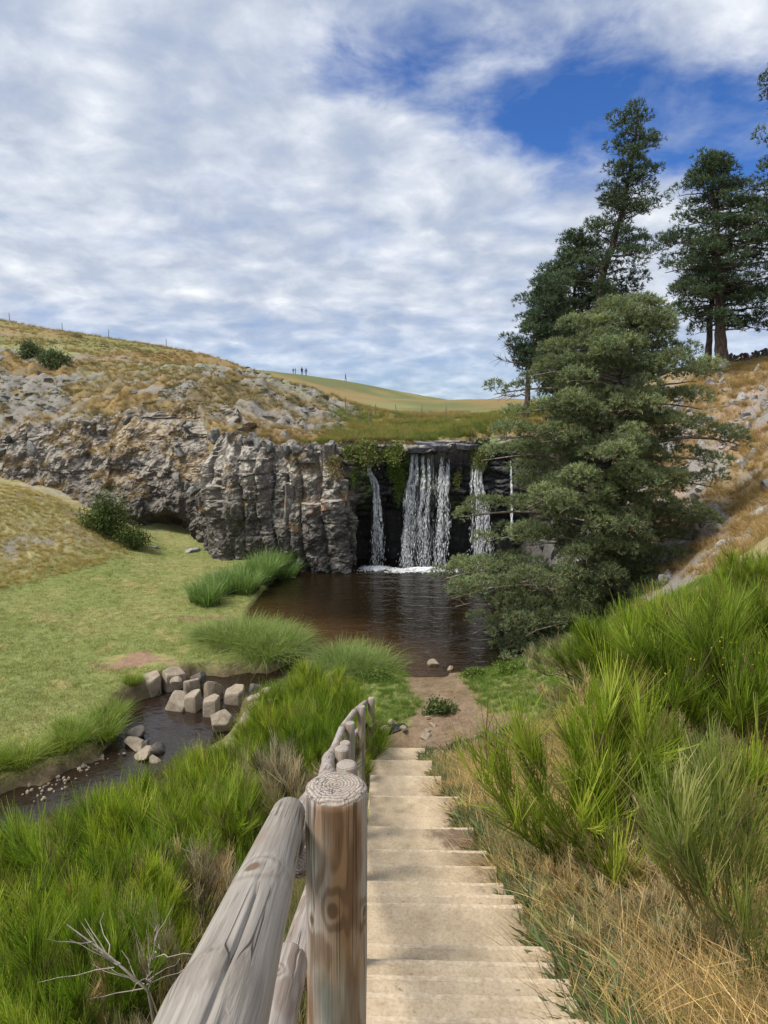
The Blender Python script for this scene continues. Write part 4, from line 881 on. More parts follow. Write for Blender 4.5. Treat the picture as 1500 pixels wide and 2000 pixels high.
put('mound_grass', X, Y, r, C_dry, 6, .35, .7, np.array((1.0, .97, .85)) * r.uniform(.75, 1.25, (len(X), 1)), 'half dry grass of the mound below the left cliff', 'grass')
# grass along the brink above the falls and on the plateau behind
r = np.random.default_rng(35); n = 9000; Y = 31.5 + 22 * r.random(n) ** 1.5; X = r.uniform(-6, 12, n) * (Y / 34)
k = (Y > cliff_y(X) + .75) & (X * 34 / Y > -2.4 + 2.6 * fbm(X * .35, Y * .35, 0, 3, 199) - 1.5 * r.random(n) ** 3) & ~((Y < 33) & (X > .2) & (X < 3.8)); X, Y = X[k], Y[k]
put('brink_grass', X, Y, r, C_green, 6, .5, 1.4, np.where((fbm(X * .4, Y * .5, 0, 3, 197) + .4 * r.normal(size=len(X)) > .0)[:, None], np.array((1.55, 1.0, 1.3)), np.array((.85, .80, .9))) * r.uniform(.5, 1.15, (len(X), 1)), 'lush green grass along the brink above the falls', 'grass')
# tufts clinging to ledges of the cliff
r = np.random.default_rng(36); pick = r.integers(0, NS, 5200); zi = (NZ * r.uniform(.42, .99, 5200)).astype(int); PX, PY, PZ = GX[zi, pick], GY[zi, pick], Zc[zi, pick]
k = (PX > -26) & ((PX < -1.7) | (PX > 6.2)) & (fbm(PX * .8, PZ * 1.6, PY * .8, 4, 16) > np.where((PX > -8.4) & (PX < -1.7), .22, -.02)) & (GY[np.maximum(zi - 4, 0), pick] - GY[np.minimum(zi + 2, NZ - 1), pick] < .03)
PX, PY, PZ = PX[k], PY[k], PZ[k]; n = len(PX)
scatter('ledge_grass', np.c_[PX, PY - .03, PZ], np.c_[r.uniform(.3, .9, n), r.normal(size=n) * .3, r.normal(size=n) * .4], r.uniform(.45, .95, n), r.integers(0, 6, n), np.array((1.0, .88, .8)) * r.uniform(.6, 1.15, (n, 1)), C_dry, 'dry grass tufts clinging to ledges of the cliff face', 'grass')
# greenery on the bank in front of the pool and round the foot of the steps
r = np.random.default_rng(37); n = 9000; X = r.uniform(-3.2, 7.2, n); Y = r.uniform(12.2, 19.5, n)
pth = np.minimum(seg_dist(X, Y, [(.4,14.2,.5),(1.6,14.6,.7),(1.5,16.3,.55),(1.4,18,.6)]), seg_dist(X, Y, [(1.5,11.2,.2),(1.9,13.3,.95),(1.4,14.6,.9)])) + .35 * fbm(X * 1.7, Y * 1.7, 0, 4, 111)
k = (poly_sd(X, Y, POOL) > .15) & (seg_dist(X, Y, STREAM) > .15) & (pth > .15) & (np.abs(X - .2) > np.where(Y < 14.3, .65, 0)) & (seg_dist(X, Y, RILL) > .1); X, Y = X[k], Y[k]
put('bank_grass', X, Y, r, C_green, 6, .25, .62, np.array((.85, .95, .9)) * r.uniform(.75, 1.3, (len(X), 1)), 'fresh green herbs on the bank in front of the pool', 'grass')
# straw, herbs and fine grasses of the near banks beside the steps
r = np.random.default_rng(38); n = 3000; Y = 1.8 + 11 * r.random(n) ** 1.3; X = stair_left(Y) + 1.16 + (5.2 + .1 * Y) * r.random(n) ** 1.25
k = (X / (Y + .8) < .75) & (fbm(X * 1.9, Y * 1.9, 0, 3, 183) + .3 * r.random(n) > .05); X, Y = X[k], Y[k]; n = len(X); gr_ = fbm(X * 1.1, Y * 1.1, 0, 3, 181) + .25 * r.normal(size=n) + .4 * np.exp(-(X - stair_left(Y) - 1.1) / .3)
idx = np.where(gr_ > -.06, 5 + r.integers(0, 4, n), r.integers(0, 5, n))
put('bank_straw_grass', X, Y, r, C_fine, 9, .3, .8, np.array((1.45, 1.38, 1.2)) * r.uniform(.6, 1.3, (n, 1)), 'straw coloured and green grasses right of the steps', 'grass', idx)
r = np.random.default_rng(39); n = 10000; Y = 1.8 + 10.5 * r.random(n) ** 1.3; X = stair_left(Y) + 1.14 + (5.0 + .1 * Y) * r.random(n); k = (X / (Y + .8) < .75); X, Y = X[k], Y[k]
put('straw_litter', X, Y, r, C_litter, 4, .4, 1.5, np.array((1.45, 1.32, 1.15)) * (.3 + 1.2 * r.random((len(X), 1)) ** 1.3), 'dead straw lying on the soil right of the steps', 'straw', None, .01)
C_herb = source_collection('herb_leaf', [tuft('herb_leaf', 26, .11, .09, 1.1, .022, 2, 795 + i, [(.10, .16, .05), (.14, .20, .06), (.13, .17, .09)], .4) for i in range(4)])
r = np.random.default_rng(41); n = 5200; Y = 1.8 + 11.5 * r.random(n) ** 1.2; X = stair_left(Y) + 1.14 + (4.6 + .1 * Y) * r.random(n) ** 1.4; k = (X / (Y + .8) < .75) & (fbm(X * 1.3, Y * 1.3, 0, 3, 185) + .35 * np.exp(-(X - stair_left(Y) - 1.1) / .35) > -.04); X, Y = X[k], Y[k]
put('bank_herbs', X, Y, r, C_herb, 4, .7, 1.9, np.array((1, 1, 1)) * r.uniform(.6, 1.25, (len(X), 1)), 'small green leafy herbs on the bank right of the steps', 'herbs')
r = np.random.default_rng(42); n = 5000; Y = 30 + 35 * r.random(n) ** 1.2; X = -Y * (.1 + .56 * r.random(n)); k = (Y > cliff_y(X) + 2.6) & (fbm(X * .35, Y * .35, 0, 4, 195) > .05); X, Y = X[k], Y[k]
put('hillside_heath', X, Y, r, C_herb, 4, 1.0, 2.2, np.array((1.35, .9, 1.0)) * r.uniform(.6, 1.2, (len(X), 1)), 'low grey green heath on the left hillside', 'heath')
r = np.random.default_rng(43); n = 900; X = r.uniform(.3, 3.4, n); Y = r.uniform(11.5, 18, n); k = (poly_sd(X, Y, POOL) > .2) & (X > stair_left(Y) + np.where(Y < 14.4, 1.2, 0)); X, Y = X[k], Y[k]
put('path_litter', X, Y, r, C_litter, 4, .3, .7, np.array((.9, .75, .6)) * r.uniform(.4, 1.0, (len(X), 1)), 'scattered dry stalks on the dirt path', 'straw', None, .01)
r = np.random.default_rng(40); n = 9000; Y = 1.2 + 12.5 * r.random(n) ** 1.2; X = stair_left(Y) - .22 - (3.0 + .22 * Y) * r.random(n) ** 1.1; k = (X / (Y + .8) > -.75) & (seg_dist(X, Y, STREAM) > .2); X, Y = X[k], Y[k]; n = len(X)
put('undergrowth_grass', X, Y, r, C_fine, 9, .5, 1.25, np.array((.62, .66, .55)) * r.uniform(.55, 1.15, (n, 1)), 'mixed dry and green undergrowth between the broom left of the railing', 'grass', r.integers(0, 9, n))

# ---- broom bushes: upright whippy green twigs on a few brown stems
def broom_meshes(seed, h=1.3, w=.62, nst=16, ntw=3600, cols=((.105, .20, .018), (.15, .25, .022), (.20, .29, .035)), lean=(0, 0), thin=1.0, wid=.0060):
    r = np.random.default_rng(seed); paths, rad, tips = [], [], []
    for i in range(nst):
        a = r.uniform(0, 2 * np.pi); sp = w * np.sqrt(r.random()); hh = h * r.uniform(.55, .82); k = 6; t = np.linspace(0, 1, k)
        ft = .28 * w * np.sqrt(r.random()); fa = a + r.normal() * .6; hh = hh * (1 - .35 * (sp / w) ** 2)
        P = np.c_[np.cos(fa) * ft + np.cos(a) * sp * t ** .8 + lean[0] * t ** 1.5, np.sin(fa) * ft + np.sin(a) * sp * t ** .8 + lean[1] * t ** 1.5, hh * t - .05] + np.r_[[[0, 0, 0]], r.normal(size=(k - 1, 3)) * .02]
        paths.append(P); rad.append(.010 * (1 - t * .8) + .001)
    V, Fq = tubes(paths, rad, 5); stems = mesh_data('stems', V, Fq, None, True, M_stem)
    # twigs stand in sprays: bundles of nearly parallel whips
    per = 15; nsp = int(ntw * thin / per); si = r.integers(0, nst, nsp); t = r.uniform(.08, 1.0, nsp) ** .7
    PA = np.array(paths); f = t * 5; i0 = np.minimum(f.astype(int), 4); fr = (f - i0)[:, None]; S0 = PA[si, i0] * (1 - fr) + PA[si, i0 + 1] * fr
    out = np.c_[S0[:, :2], np.zeros(nsp)]; out = out / (np.linalg.norm(out, axis=1, keepdims=True) + .12)
    SD = norm(out * r.uniform(.1, 1.0, (nsp, 1)) * (1.25 - t[:, None] * .7) + np.array((lean[0] * .5, lean[1] * .5, .85)) + r.normal(size=(nsp, 3)) * .26); SL_ = h * r.uniform(.18, .40, nsp)
    sc_ = np.array(cols)[np.clip(r.normal(1, .9, nsp).round().astype(int), 0, len(cols) - 1)] * r.uniform(.5, 1.5, (nsp, 1)) * (.72 + .42 * t[:, None])
    old = r.random((nsp, 1)) < .24 * (1.1 - t[:, None]); sc_ = np.where(old, np.array((.27, .21, .10)) * r.uniform(.7, 1.2, (nsp, 1)), sc_)
    q = np.repeat(np.arange(nsp), per); n = len(q); u = r.uniform(0, .55, n)
    P = S0[q] + SD[q] * (u * SL_[q])[:, None] + r.normal(size=(n, 3)) * .012; D = norm(SD[q] + r.normal(size=(n, 3)) * .20); L = SL_[q] * r.uniform(.4, .8, n)
    bd = (-out[q] * r.uniform(-.1, .3, (n, 1)) + np.array((0, 0, .22))) * L[:, None] * .6
    V, Fq, tt = strips(P, D, L, wid * r.uniform(.7, 1.3, n), bd, 3, .35, r)
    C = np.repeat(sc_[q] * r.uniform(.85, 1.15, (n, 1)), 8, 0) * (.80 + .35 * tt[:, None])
    tw = mesh_data('twigs', V, Fq, C, False, M_broom); return stems, tw
YG = ((.135, .205, .020), (.20, .27, .028), (.29, .335, .06)); DEAD = ((.30, .235, .175), (.40, .32, .245), (.22, .17, .125)); SPARSE = ((.16, .21, .05), (.23, .27, .085), (.28, .29, .12))
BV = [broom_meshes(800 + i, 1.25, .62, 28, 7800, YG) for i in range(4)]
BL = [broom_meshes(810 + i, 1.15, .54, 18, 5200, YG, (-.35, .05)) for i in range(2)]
BS = [broom_meshes(820 + i, 1.25, .55, 14, 2400, SPARSE) for i in range(2)]
BD = [broom_meshes(830 + i, .75, .55, 14, 3000, DEAD, (0, 0), 1.0, .0055) for i in range(2)]
def bush(name, pair, x, y, s, rz, label, cat='shrub', group=None, sx=1, dz=0):
    o = empty(name, (x, y, float(height(x, y)) + dz), rz, (s * sx, s * sx, s)); tag(o, label, cat, group)
    link('stems', pair[0], o); t = link('twigs', pair[1], o); t['kind'] = 'stuff'; return o
def ground_at(px, py_, t0=2.0, t1=40.0):
    d = ray(px, py_); t = np.arange(t0, t1, .03); q = d[None] * t[:, None]; hit = np.nonzero(CZ + q[:, 2] < height(q[:, 0], q[:, 1], False))[0]
    k = hit[0] if len(hit) else len(t) - 1; return q[k, 0], q[k, 1], t[k]
rb = np.random.default_rng(51)
left_b = [(-1.7,15.6,.8),(-1.15,14.9,.85),(-2.2,14.9,.75),(-.95,13.6,.95),(-1.75,13.7,1.0),(-2.7,13.6,.45),(-1.0,12.2,1.0),(-1.9,12.4,1.0),(-2.8,12.3,.55),(-1.15,10.8,1.0),(-2.1,11.0,.9),(-3.1,10.9,.55),
 (-2.5,9.6,.85),(-3.5,9.7,.65),(-4.3,9.2,.45),(-3.0,8.4,.95),(-4.0,8.4,.75),(-4.8,8.0,.55),(-2.1,7.9,.85),(-3.3,7.2,1.0),(-4.2,7.1,.8),(-2.4,6.6,.9),(-3.6,6.0,1.0),(-2.8,5.4,.95),(-3.2,4.6,.8),(-2.0,5.3,.75),(-2.45,4.1,.7),(-1.75,3.5,.62),(-2.1,3.0,.6),(-1.45,2.75,.5),(-1.6,6.3,.75),(-1.9,4.6,.7),(-.74,10.3,.62),(-.74,11.6,.66),(-.8,12.8,.7)]
ORD = ('first', 'second', 'third', 'fourth', 'fifth', 'sixth', 'seventh', 'eighth', 'ninth', 'tenth', 'eleventh', 'twelfth', 'thirteenth', 'fourteenth', 'fifteenth', 'sixteenth', 'seventeenth', 'eighteenth')
rows = {}
for q in left_b: rows.setdefault(int((q[1] - 2.4) / 1.55), []).append(q)
rk_ = {k: n for n, k in enumerate(sorted(rows))}
def broom_label(q):
    k = int((q[1] - 2.4) / 1.55); j = sorted(rows[k]).index(q)
    return 'green broom left of the railing, %s row from the camera, %s from the left' % (ORD[rk_[k]], ORD[j])
for i, (x, y, s) in enumerate(left_b):
    pr = (BV + BL)[i % 6]
    bush('broom_bush', pr, x, y, s * 1.12 * rb.uniform(.9, 1.15), rb.uniform(0, 6.28) if i % 6 < 4 else rb.uniform(-.5, .5), broom_label((x, y, s)), 'shrub', 'broom bushes left of the railing', rb.uniform(.95, 1.2))
for x, y, s, pr, lab in ((-1.05,9.0,1.45,BD[0],'grey brown dead bush behind the first railing log, farther one'), (-1.35,7.9,1.45,BD[1],'grey brown dead bush left of the second railing post'), (-.85,6.9,1.15,BD[0],'low dead brown brush close to the railing, nearest the steps'), (-1.3,4.2,1.1,BD[1],'bleached dead broom in front of the green thicket'), (-1.75,5.2,.95,BD[0],'dead brown sprays among the green broom, middle of the thicket'), (-2.3,4.9,.8,BD[1],'dead brown sprays among the green broom, left part of the thicket'), (-1.35,3.5,.7,BD[1],'bleached dead twigs under the pale forked branch'), (-.95,3.1,.85,BD[0],'low dead brown brush beside the near railing log')):
    bush('dead_shrub', pr, x, y, s, rb.uniform(0, 6), lab, 'shrub', 'dead bushes left of the railing')
# foot pixel, pixel height, shape, turn, width factor
right_b = [(1180,1690,345,BV[0],1.0,1.12,'big dense bright green broom bush right of the steps'),(1320,1420,270,BV[1],2.0,1.0,'tall green broom bush behind and right of the big one'),(1450,1440,290,BV[2],.4,1.1,'tall broom bush with yellow pods at the right edge'),(1475,1170,100,BV[3],3.,1.2,'broom bush highest on the right bank below the rubble'),
 (1490,1900,470,BS[0],1.2,.9,'sparse leggy broom leaning in at the right edge, nearest the camera'),(1420,1620,210,BS[1],4.2,1.1,'sparse yellow green broom behind the leggy one'),(1170,1340,110,BV[3],2.6,1.2,'broom bush in front of the pine, left one of the pair'),(1240,1310,130,BV[0],4.4,1.2,'broom bush in front of the pine, right one of the pair'),(1390,1235,105,BV[1],3.6,1.2,'rounded broom bush below the dry grass slope'),(1490,1290,170,BV[2],1.1,1.1,'broom bush half cut by the right picture edge'),(1330,1530,130,BS[1],2.2,1.2,'thin yellowish broom between the two tall bushes'),(1490,1740,190,BS[0],3.3,1.0,'thin broom at the right edge in front of the sparse one')]
for px, py_, ph, pr, rz, sx, lab in right_b:
    x, y, t = ground_at(px, py_); bush('broom_bush', pr, x, y, ph / F * t * 1.10 / 1.3, rz, lab, 'shrub', 'broom bushes right of the steps', sx)
PD = [broom_meshes(840 + i, .55, .6, 16, 2600, ((.42, .35, .24), (.52, .44, .31), (.33, .26, .17)), (0, 0), 1.0, .0048) for i in range(2)]
for px, py_, ph, k, lab in ((1265, 1600, 110, 0, 'pale dry tangle under the right side of the big green broom'), (1345, 1740, 120, 1, 'pale dry tangle in front of the sparse broom'), (1400, 1510, 90, 0, 'pale dry tangle between the tall bushes and the sparse broom'), (1200, 1760, 90, 1, 'pale dry tangle below the big green broom'), (1190, 1420, 80, 0, 'pale dry grass clump behind the big green broom'), (1140, 1320, 70, 1, 'pale dry grass clump in front of the pine'), (1470, 1560, 100, 1, 'pale dry tangle at the right edge behind the leggy broom'), (1250, 1870, 90, 0, 'pale dry tangle near the lower right corner')):
    x, y, t = ground_at(px, py_); bush('dead_shrub', PD[k], x, y, ph / F * t * 1.2 / .6, rb.uniform(0, 6), lab, 'shrub', 'dry tangles right of the steps', 1.3)
yb = [o for o in COL.objects if o.get('label', '').startswith('tall broom bush with yellow')][0]
r = np.random.default_rng(52); n = 130; P = np.c_[r.normal(size=(n, 2)) * .34, r.uniform(.3, .95, n)] + np.array((-.3, -.25, 0)); V, Fq, t = strips(P, norm(r.normal(size=(n, 3))), np.full(n, .011), np.full(n, .008), np.zeros((n, 3)), 1, .6, r)
link('flowers', mesh_data('flowers', V, Fq, np.tile((.55, .47, .03), (len(V), 1)), False, M_broom), yb)['kind'] = 'stuff'
# pale dead branch in front of the thicket
M_dead = plain_mat('dead_wood', (.36, .31, .25), .85, .3)
db = empty('dead_branch', (-1.28, 3.3, float(height(-1.28, 3.3)) + .1)); tag(db, 'pale leafless forked branch sticking out of the green thicket', 'branch')
r = np.random.default_rng(53); paths, rad = [], []
for i in range(26):
    a0 = r.uniform(0, 1) if i else 0; st_ = np.array((0, 0, .35)) + (np.array((-.42, .02, .38)) * a0 * .9 if i % 2 else np.array((.06, .02, .38)) * a0); dr = norm(np.array((-.8 if i % 2 else .2, r.normal() * .3, .55)) + r.normal(size=3) * .35); l = r.uniform(.15, .38)
    paths.append(st_ + dr[None] * np.linspace(0, l, 5)[:, None] + r.normal(size=(5, 3)) * .008); rad.append(np.linspace(.004, .0012, 5))
paths.append(np.array([(0.05, 0, -.1), (.02, 0, .2), (0, 0, .35), (-.2, .01, .55), (-.42, .02, .73)])); rad.append(np.array([.010, .009, .008, .006, .003]))
V, Fq = tubes(paths, rad, 5); link('twigs', mesh_data('twigs', V, Fq, None, True, M_dead), db)

# ---- reeds, sedges and rushes along the water
def reed_mesh(seed, n, h, w, spread, cols, lean=.28, bend=.55, seg=5):
    r = np.random.default_rng(seed); a = r.uniform(0, 2 * np.pi, n); rad = spread * np.sqrt(r.random(n)); P = np.c_[np.cos(a) * rad, np.sin(a) * rad, np.full(n, -.05)]
    b = a + r.normal(size=n) * .8; ln = np.abs(r.normal(0, lean, n)); D = norm(np.c_[np.cos(b) * ln, np.sin(b) * ln, np.ones(n)]); L = h * r.uniform(.55, 1.1, n)
    bd = np.c_[np.cos(b), np.sin(b), -np.ones(n) * .7] * (L * bend * r.uniform(.05, 1, n))[:, None]
    side = norm(np.cross(D, np.c_[np.cos(b), np.sin(b), np.zeros(n)] + r.normal(size=(n, 3)) * .5)); V, Fq, t = strips(P, D, L, w * r.uniform(.6, 1.2, n), bd, seg, .08, r, side)
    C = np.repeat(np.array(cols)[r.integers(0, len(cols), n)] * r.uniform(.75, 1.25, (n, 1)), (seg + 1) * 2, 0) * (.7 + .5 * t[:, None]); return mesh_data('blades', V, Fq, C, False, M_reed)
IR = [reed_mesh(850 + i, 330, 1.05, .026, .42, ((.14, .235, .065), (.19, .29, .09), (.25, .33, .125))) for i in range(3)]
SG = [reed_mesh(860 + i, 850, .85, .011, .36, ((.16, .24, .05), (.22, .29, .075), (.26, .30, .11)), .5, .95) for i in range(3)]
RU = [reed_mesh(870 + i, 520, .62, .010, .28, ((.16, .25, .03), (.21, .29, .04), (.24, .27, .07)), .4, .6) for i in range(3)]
def clump(name, me, x, y, s, label, group, sx=1.0):
    o = link(name, None, None, (x, y, max(float(height(x, y)), -.2)), (0, 0, rb.uniform(0, 6)), (s * sx, s * sx, s)); tag(o, label, 'plant', group); b = link('blades', me, o); b['kind'] = 'stuff'; return o
rp = np.random.default_rng(58)
for i in range(17):
    u = (i + .5) / 17; x = -4.35 - 2.0 * u + rp.normal() * .38; y = 29.8 - 5.6 * u + rp.normal() * .25; s = rp.uniform(1.05, 1.4) * (1 - .25 * u)
    if poly_sd(np.array([x]), np.array([y]), POOL)[0] < -.15: x -= .5
    clump('reed_clump', IR[i % 3], x, y, s, 'sword leaved reed clump on the left pool shore, %s one from the cliff' % ORD[i], 'reeds on the left pool shore')
sedges = ((-4.7,20.1,.95,0),(-4.0,19.9,1.0,0),(-3.4,20.3,1.0,0),(-4.3,20.9,.95,0),(-3.5,19.2,.9,0),(-3.0,19.6,.95,0),(-5.4,20.6,.7,0),(-3.7,21.3,.8,0),(-2.95,20.7,.7,0),(-5.0,21.4,.55,0),(-1.15,19.25,.85,1),(-.6,18.9,.95,1),(-.2,18.4,.8,1),(-1.2,18.5,.8,1),(-.7,18.1,.7,1),(-1.5,17.6,.7,1),(-1.8,16.8,.65,1))
def sedge_label(x, y, lab):
    j = sorted((q[0], q[1]) for q in sedges if q[3] == lab).index((x, y)); return ('arching sedge tussock left of the pool outlet, %s from the left' if lab == 0 else 'arching sedge tussock right of the pool outlet, %s from the left') % ORD[j]
for i, (x, y, s, lab) in enumerate(sedges):
    clump('sedge_clump', SG[i % 3], x, y, s * 1.28, sedge_label(x, y, lab), ('sedges left of the outlet', 'sedges right of the outlet')[lab], 1.15)
rushes = ((-6.55,15.9,.7),(-6.45,15.2,.85),(-6.3,14.5,.95),(-6.75,14.1,.9),(-6.5,17.0,.55),(-7.5,13.3,1.0),(-8.0,13.0,1.0),(-8.5,12.4,1.0),(-7.2,14.6,.5),(-6.9,13.75,.7))
for i, (x, y, s) in enumerate(rushes):
    clump('rush_clump', RU[i % 3], x, y, s * 1.15, 'yellow green rushes on the meadow bank of the stream, %s from the left' % ORD[sorted(rushes).index((x, y, s))], 'rushes on the meadow bank', 1.1)

# ---- leafy shrubs
def leafy(name, x, y, z, size, n, leaf, cols, seed, label, sub=5, flat=1.0, droop=0.0, cat='shrub', group=None):
    r = np.random.default_rng(seed); o = empty(name, (x, y, z)); tag(o, label, cat, group); sx, sy, sz = size
    cl = norm(r.normal(size=(sub * 3, 3))) * r.uniform(.35, .85, (sub * 3, 1)); cl[:, 2] = np.abs(cl[:, 2]); ci = r.integers(0, len(cl), n)
    P = (cl[ci] + r.normal(size=(n, 3)) * .20) * np.array((sx, sy, sz)); P[:, 2] = np.maximum(P[:, 2], -.1 * sz); P[:, 2] -= droop * np.maximum(0, -P[:, 1]) / max(sy, .01)
    D = norm(r.normal(size=(n, 3)) + np.array((0, -.3, .5))); L = leaf * r.uniform(.6, 1.3, n); V, Fq, t = strips(P, D, L, L * .6, np.zeros((n, 3)), 2, .15, r)
    C = np.repeat(np.array(cols)[r.integers(0, len(cols), n)] * r.uniform(.7, 1.3, (n, 1)), 6, 0); link('foliage', mesh_data('foliage', V, Fq, C, False, M_leaf), o)['kind'] = 'stuff'
    pts = [np.c_[np.linspace(0, c[0] * sx, 5), np.linspace(0, c[1] * sy, 5), np.linspace(-.15, c[2] * sz, 5)] + r.normal(size=(5, 3)) * .02 * sx for c in cl]
    V, Fq = tubes(pts, [np.linspace(.018, .004, 5) * max(sx, .4)] * len(pts), 5); link('stems', mesh_data('stems', V, Fq, None, True, M_stem), o); return o
DG = ((.075, .115, .035), (.11, .15, .045), (.15, .18, .06)); LG = ((.14, .20, .04), (.19, .25, .05), (.10, .16, .03)); OG = ((.20, .22, .07), (.14, .18, .05), (.24, .21, .08))
def ground_z(x, y): return float(height(x, y))
p = at_y(200, 1060, 31.2); leafy('leafy_shrub', p[0], 31.6, ground_z(p[0], 31.6), (1.25, .8, 1.9), 6500, .10, DG, 901, 'green leafy shrub growing at the foot of the left cliff')
p = at_y(240, 1080, 31.0); leafy('leafy_shrub', p[0] + .3, 31.3, ground_z(p[0], 31.3), (.9, .6, 1.0), 2600, .09, DG, 902, 'lower leafy shrub just right of the big one at the cliff foot')
for k, (px, py_, Y, sz) in enumerate(((60, 690, 52, (1.3, .8, 1.1)), (105, 690, 50, (1.4, .8, 1.2)))):
    p = at_y(px, py_, Y); leafy('broom_bush', p[0], Y, ground_z(p[0], Y), sz, 2600, .16, ((.10, .13, .06), (.14, .16, .08)), 910 + k, ('grey green bush high on the left hillside, left one of two', 'grey green bush high on the left hillside, right one of two')[k])
p = at_y(458, 712, 58); leafy('leafy_shrub', p[0], 58, ground_z(p[0], 58), (1.0, .7, .8), 1200, .14, LG, 915, 'small light green bush on the skyline above the rocks')
p = at_y(150, 662, 66); leafy('leafy_shrub', p[0], 66, ground_z(p[0], 66), (.6, .5, .5), 400, .14, ((.3, .26, .16), (.35, .3, .2)), 916, 'tiny dry bush on the skyline at the upper left')
def hang(px, py_, size, n, cols, seed, label, leaf=.09, droop=.6, Y=None, dz=0.0):
    X = at_y(px, py_, 31)[0]; Y = float(cliff_y(X)) - .45 if Y is None else Y; p = at_y(px, py_, Y); leafy('hanging_plants', p[0], Y, p[2] + dz, size, n, leaf, cols, seed, label, 5, 1, droop, 'plant')
hang(705, 885, (.95, .6, .55), 4200, OG + DG[1:], 921, 'dark green bramble at the brink left of the falls', droop=.8, Y=30.6)
hang(765, 885, (.62, .5, .45), 2400, OG + LG, 922, 'yellow green plants on the brink between left stream and curtain', Y=30.95)
hang(775, 925, (.48, .35, .65), 2600, LG, 923, 'green cushion of plants hanging beside the wide curtain', .07, 1.0, 31.1)
hang(778, 960, (.30, .25, .65), 1500, LG, 924, 'tongue of moss tapering down beside the wide curtain', .05, .6, 31.0)
hang(690, 945, (.18, .2, .75), 900, LG, 925, 'upper strip of bright green moss on the buttress corner', .05, .4, 30.4)
hang(686, 1040, (.18, .2, .7), 800, LG, 926, 'lower strip of bright green moss on the buttress corner', .05, .4, 30.45)
hang(936, 895, (.42, .4, .6), 2200, OG, 927, 'yellow green plants hanging at the right end of the lip', .08, .8, 30.75)
hang(655, 905, (.4, .35, .4), 700, ((.30, .24, .12), (.22, .2, .08)), 928, 'dry brownish plants under the brink on the buttress', .09, .8)
hang(895, 940, (.25, .25, .5), 700, OG, 929, 'small olive plants hanging right of the wide curtain', .06, .5, 31.1)
for k, (px, py_, Y, s, lab) in enumerate(((858, 1385, 15.4, (.42, .36, .34), 'low dark green herb cushion on the bank in front of the pool'), (930, 1335, 17.4, (.4, .3, .25), 'low leafy herb near the pool edge left of the pine'), (1000, 1345, 17, (.55, .4, .35), 'leafy nettles at the foot of the big pine'), (735, 1325, 17.4, (.5, .35, .22), 'bright green low herbs on the shore by the sedges'))):
    p = at_y(px, py_, Y); leafy('herb_patch', p[0], Y, ground_z(p[0], Y), s, 1500, .06, LG if k else DG, 940 + k, lab, cat='plant')
# ---------------------------------------------------------------- pines
def needle_tufts(P, D, r, nn, ln, wd, cols, bright):
    """brushes of needles round short shoots at P pointing along D"""
    n = len(P); A = norm(np.cross(D, r.normal(size=(n, 3)))); B = np.cross(D, A); a = r.uniform(0, 2 * np.pi, (n, nn)); u = r.uniform(0, 1, (n, nn))
    root = P[:, None] + D[:, None] * (u * ln * .7)[..., None]
    d = norm(D[:, None] * r.uniform(.35, 1.0, (n, nn))[..., None] + (np.cos(a)[..., None] * A[:, None] + np.sin(a)[..., None] * B[:, None]) * r.uniform(.5, 1.0, (n, nn))[..., None])
    L = ln * r.uniform(.6, 1.1, (n, nn)); side = norm(np.cross(d, r.normal(size=(n, nn, 3)))) * wd * .5
    V = np.stack((root - side, root + side, root + d * L[..., None]), 2).reshape(-1, 3); T = np.arange(n * nn * 3).reshape(-1, 3)
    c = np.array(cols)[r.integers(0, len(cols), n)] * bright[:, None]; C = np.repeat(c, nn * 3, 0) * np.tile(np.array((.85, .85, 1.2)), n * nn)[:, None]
    return V, T, C
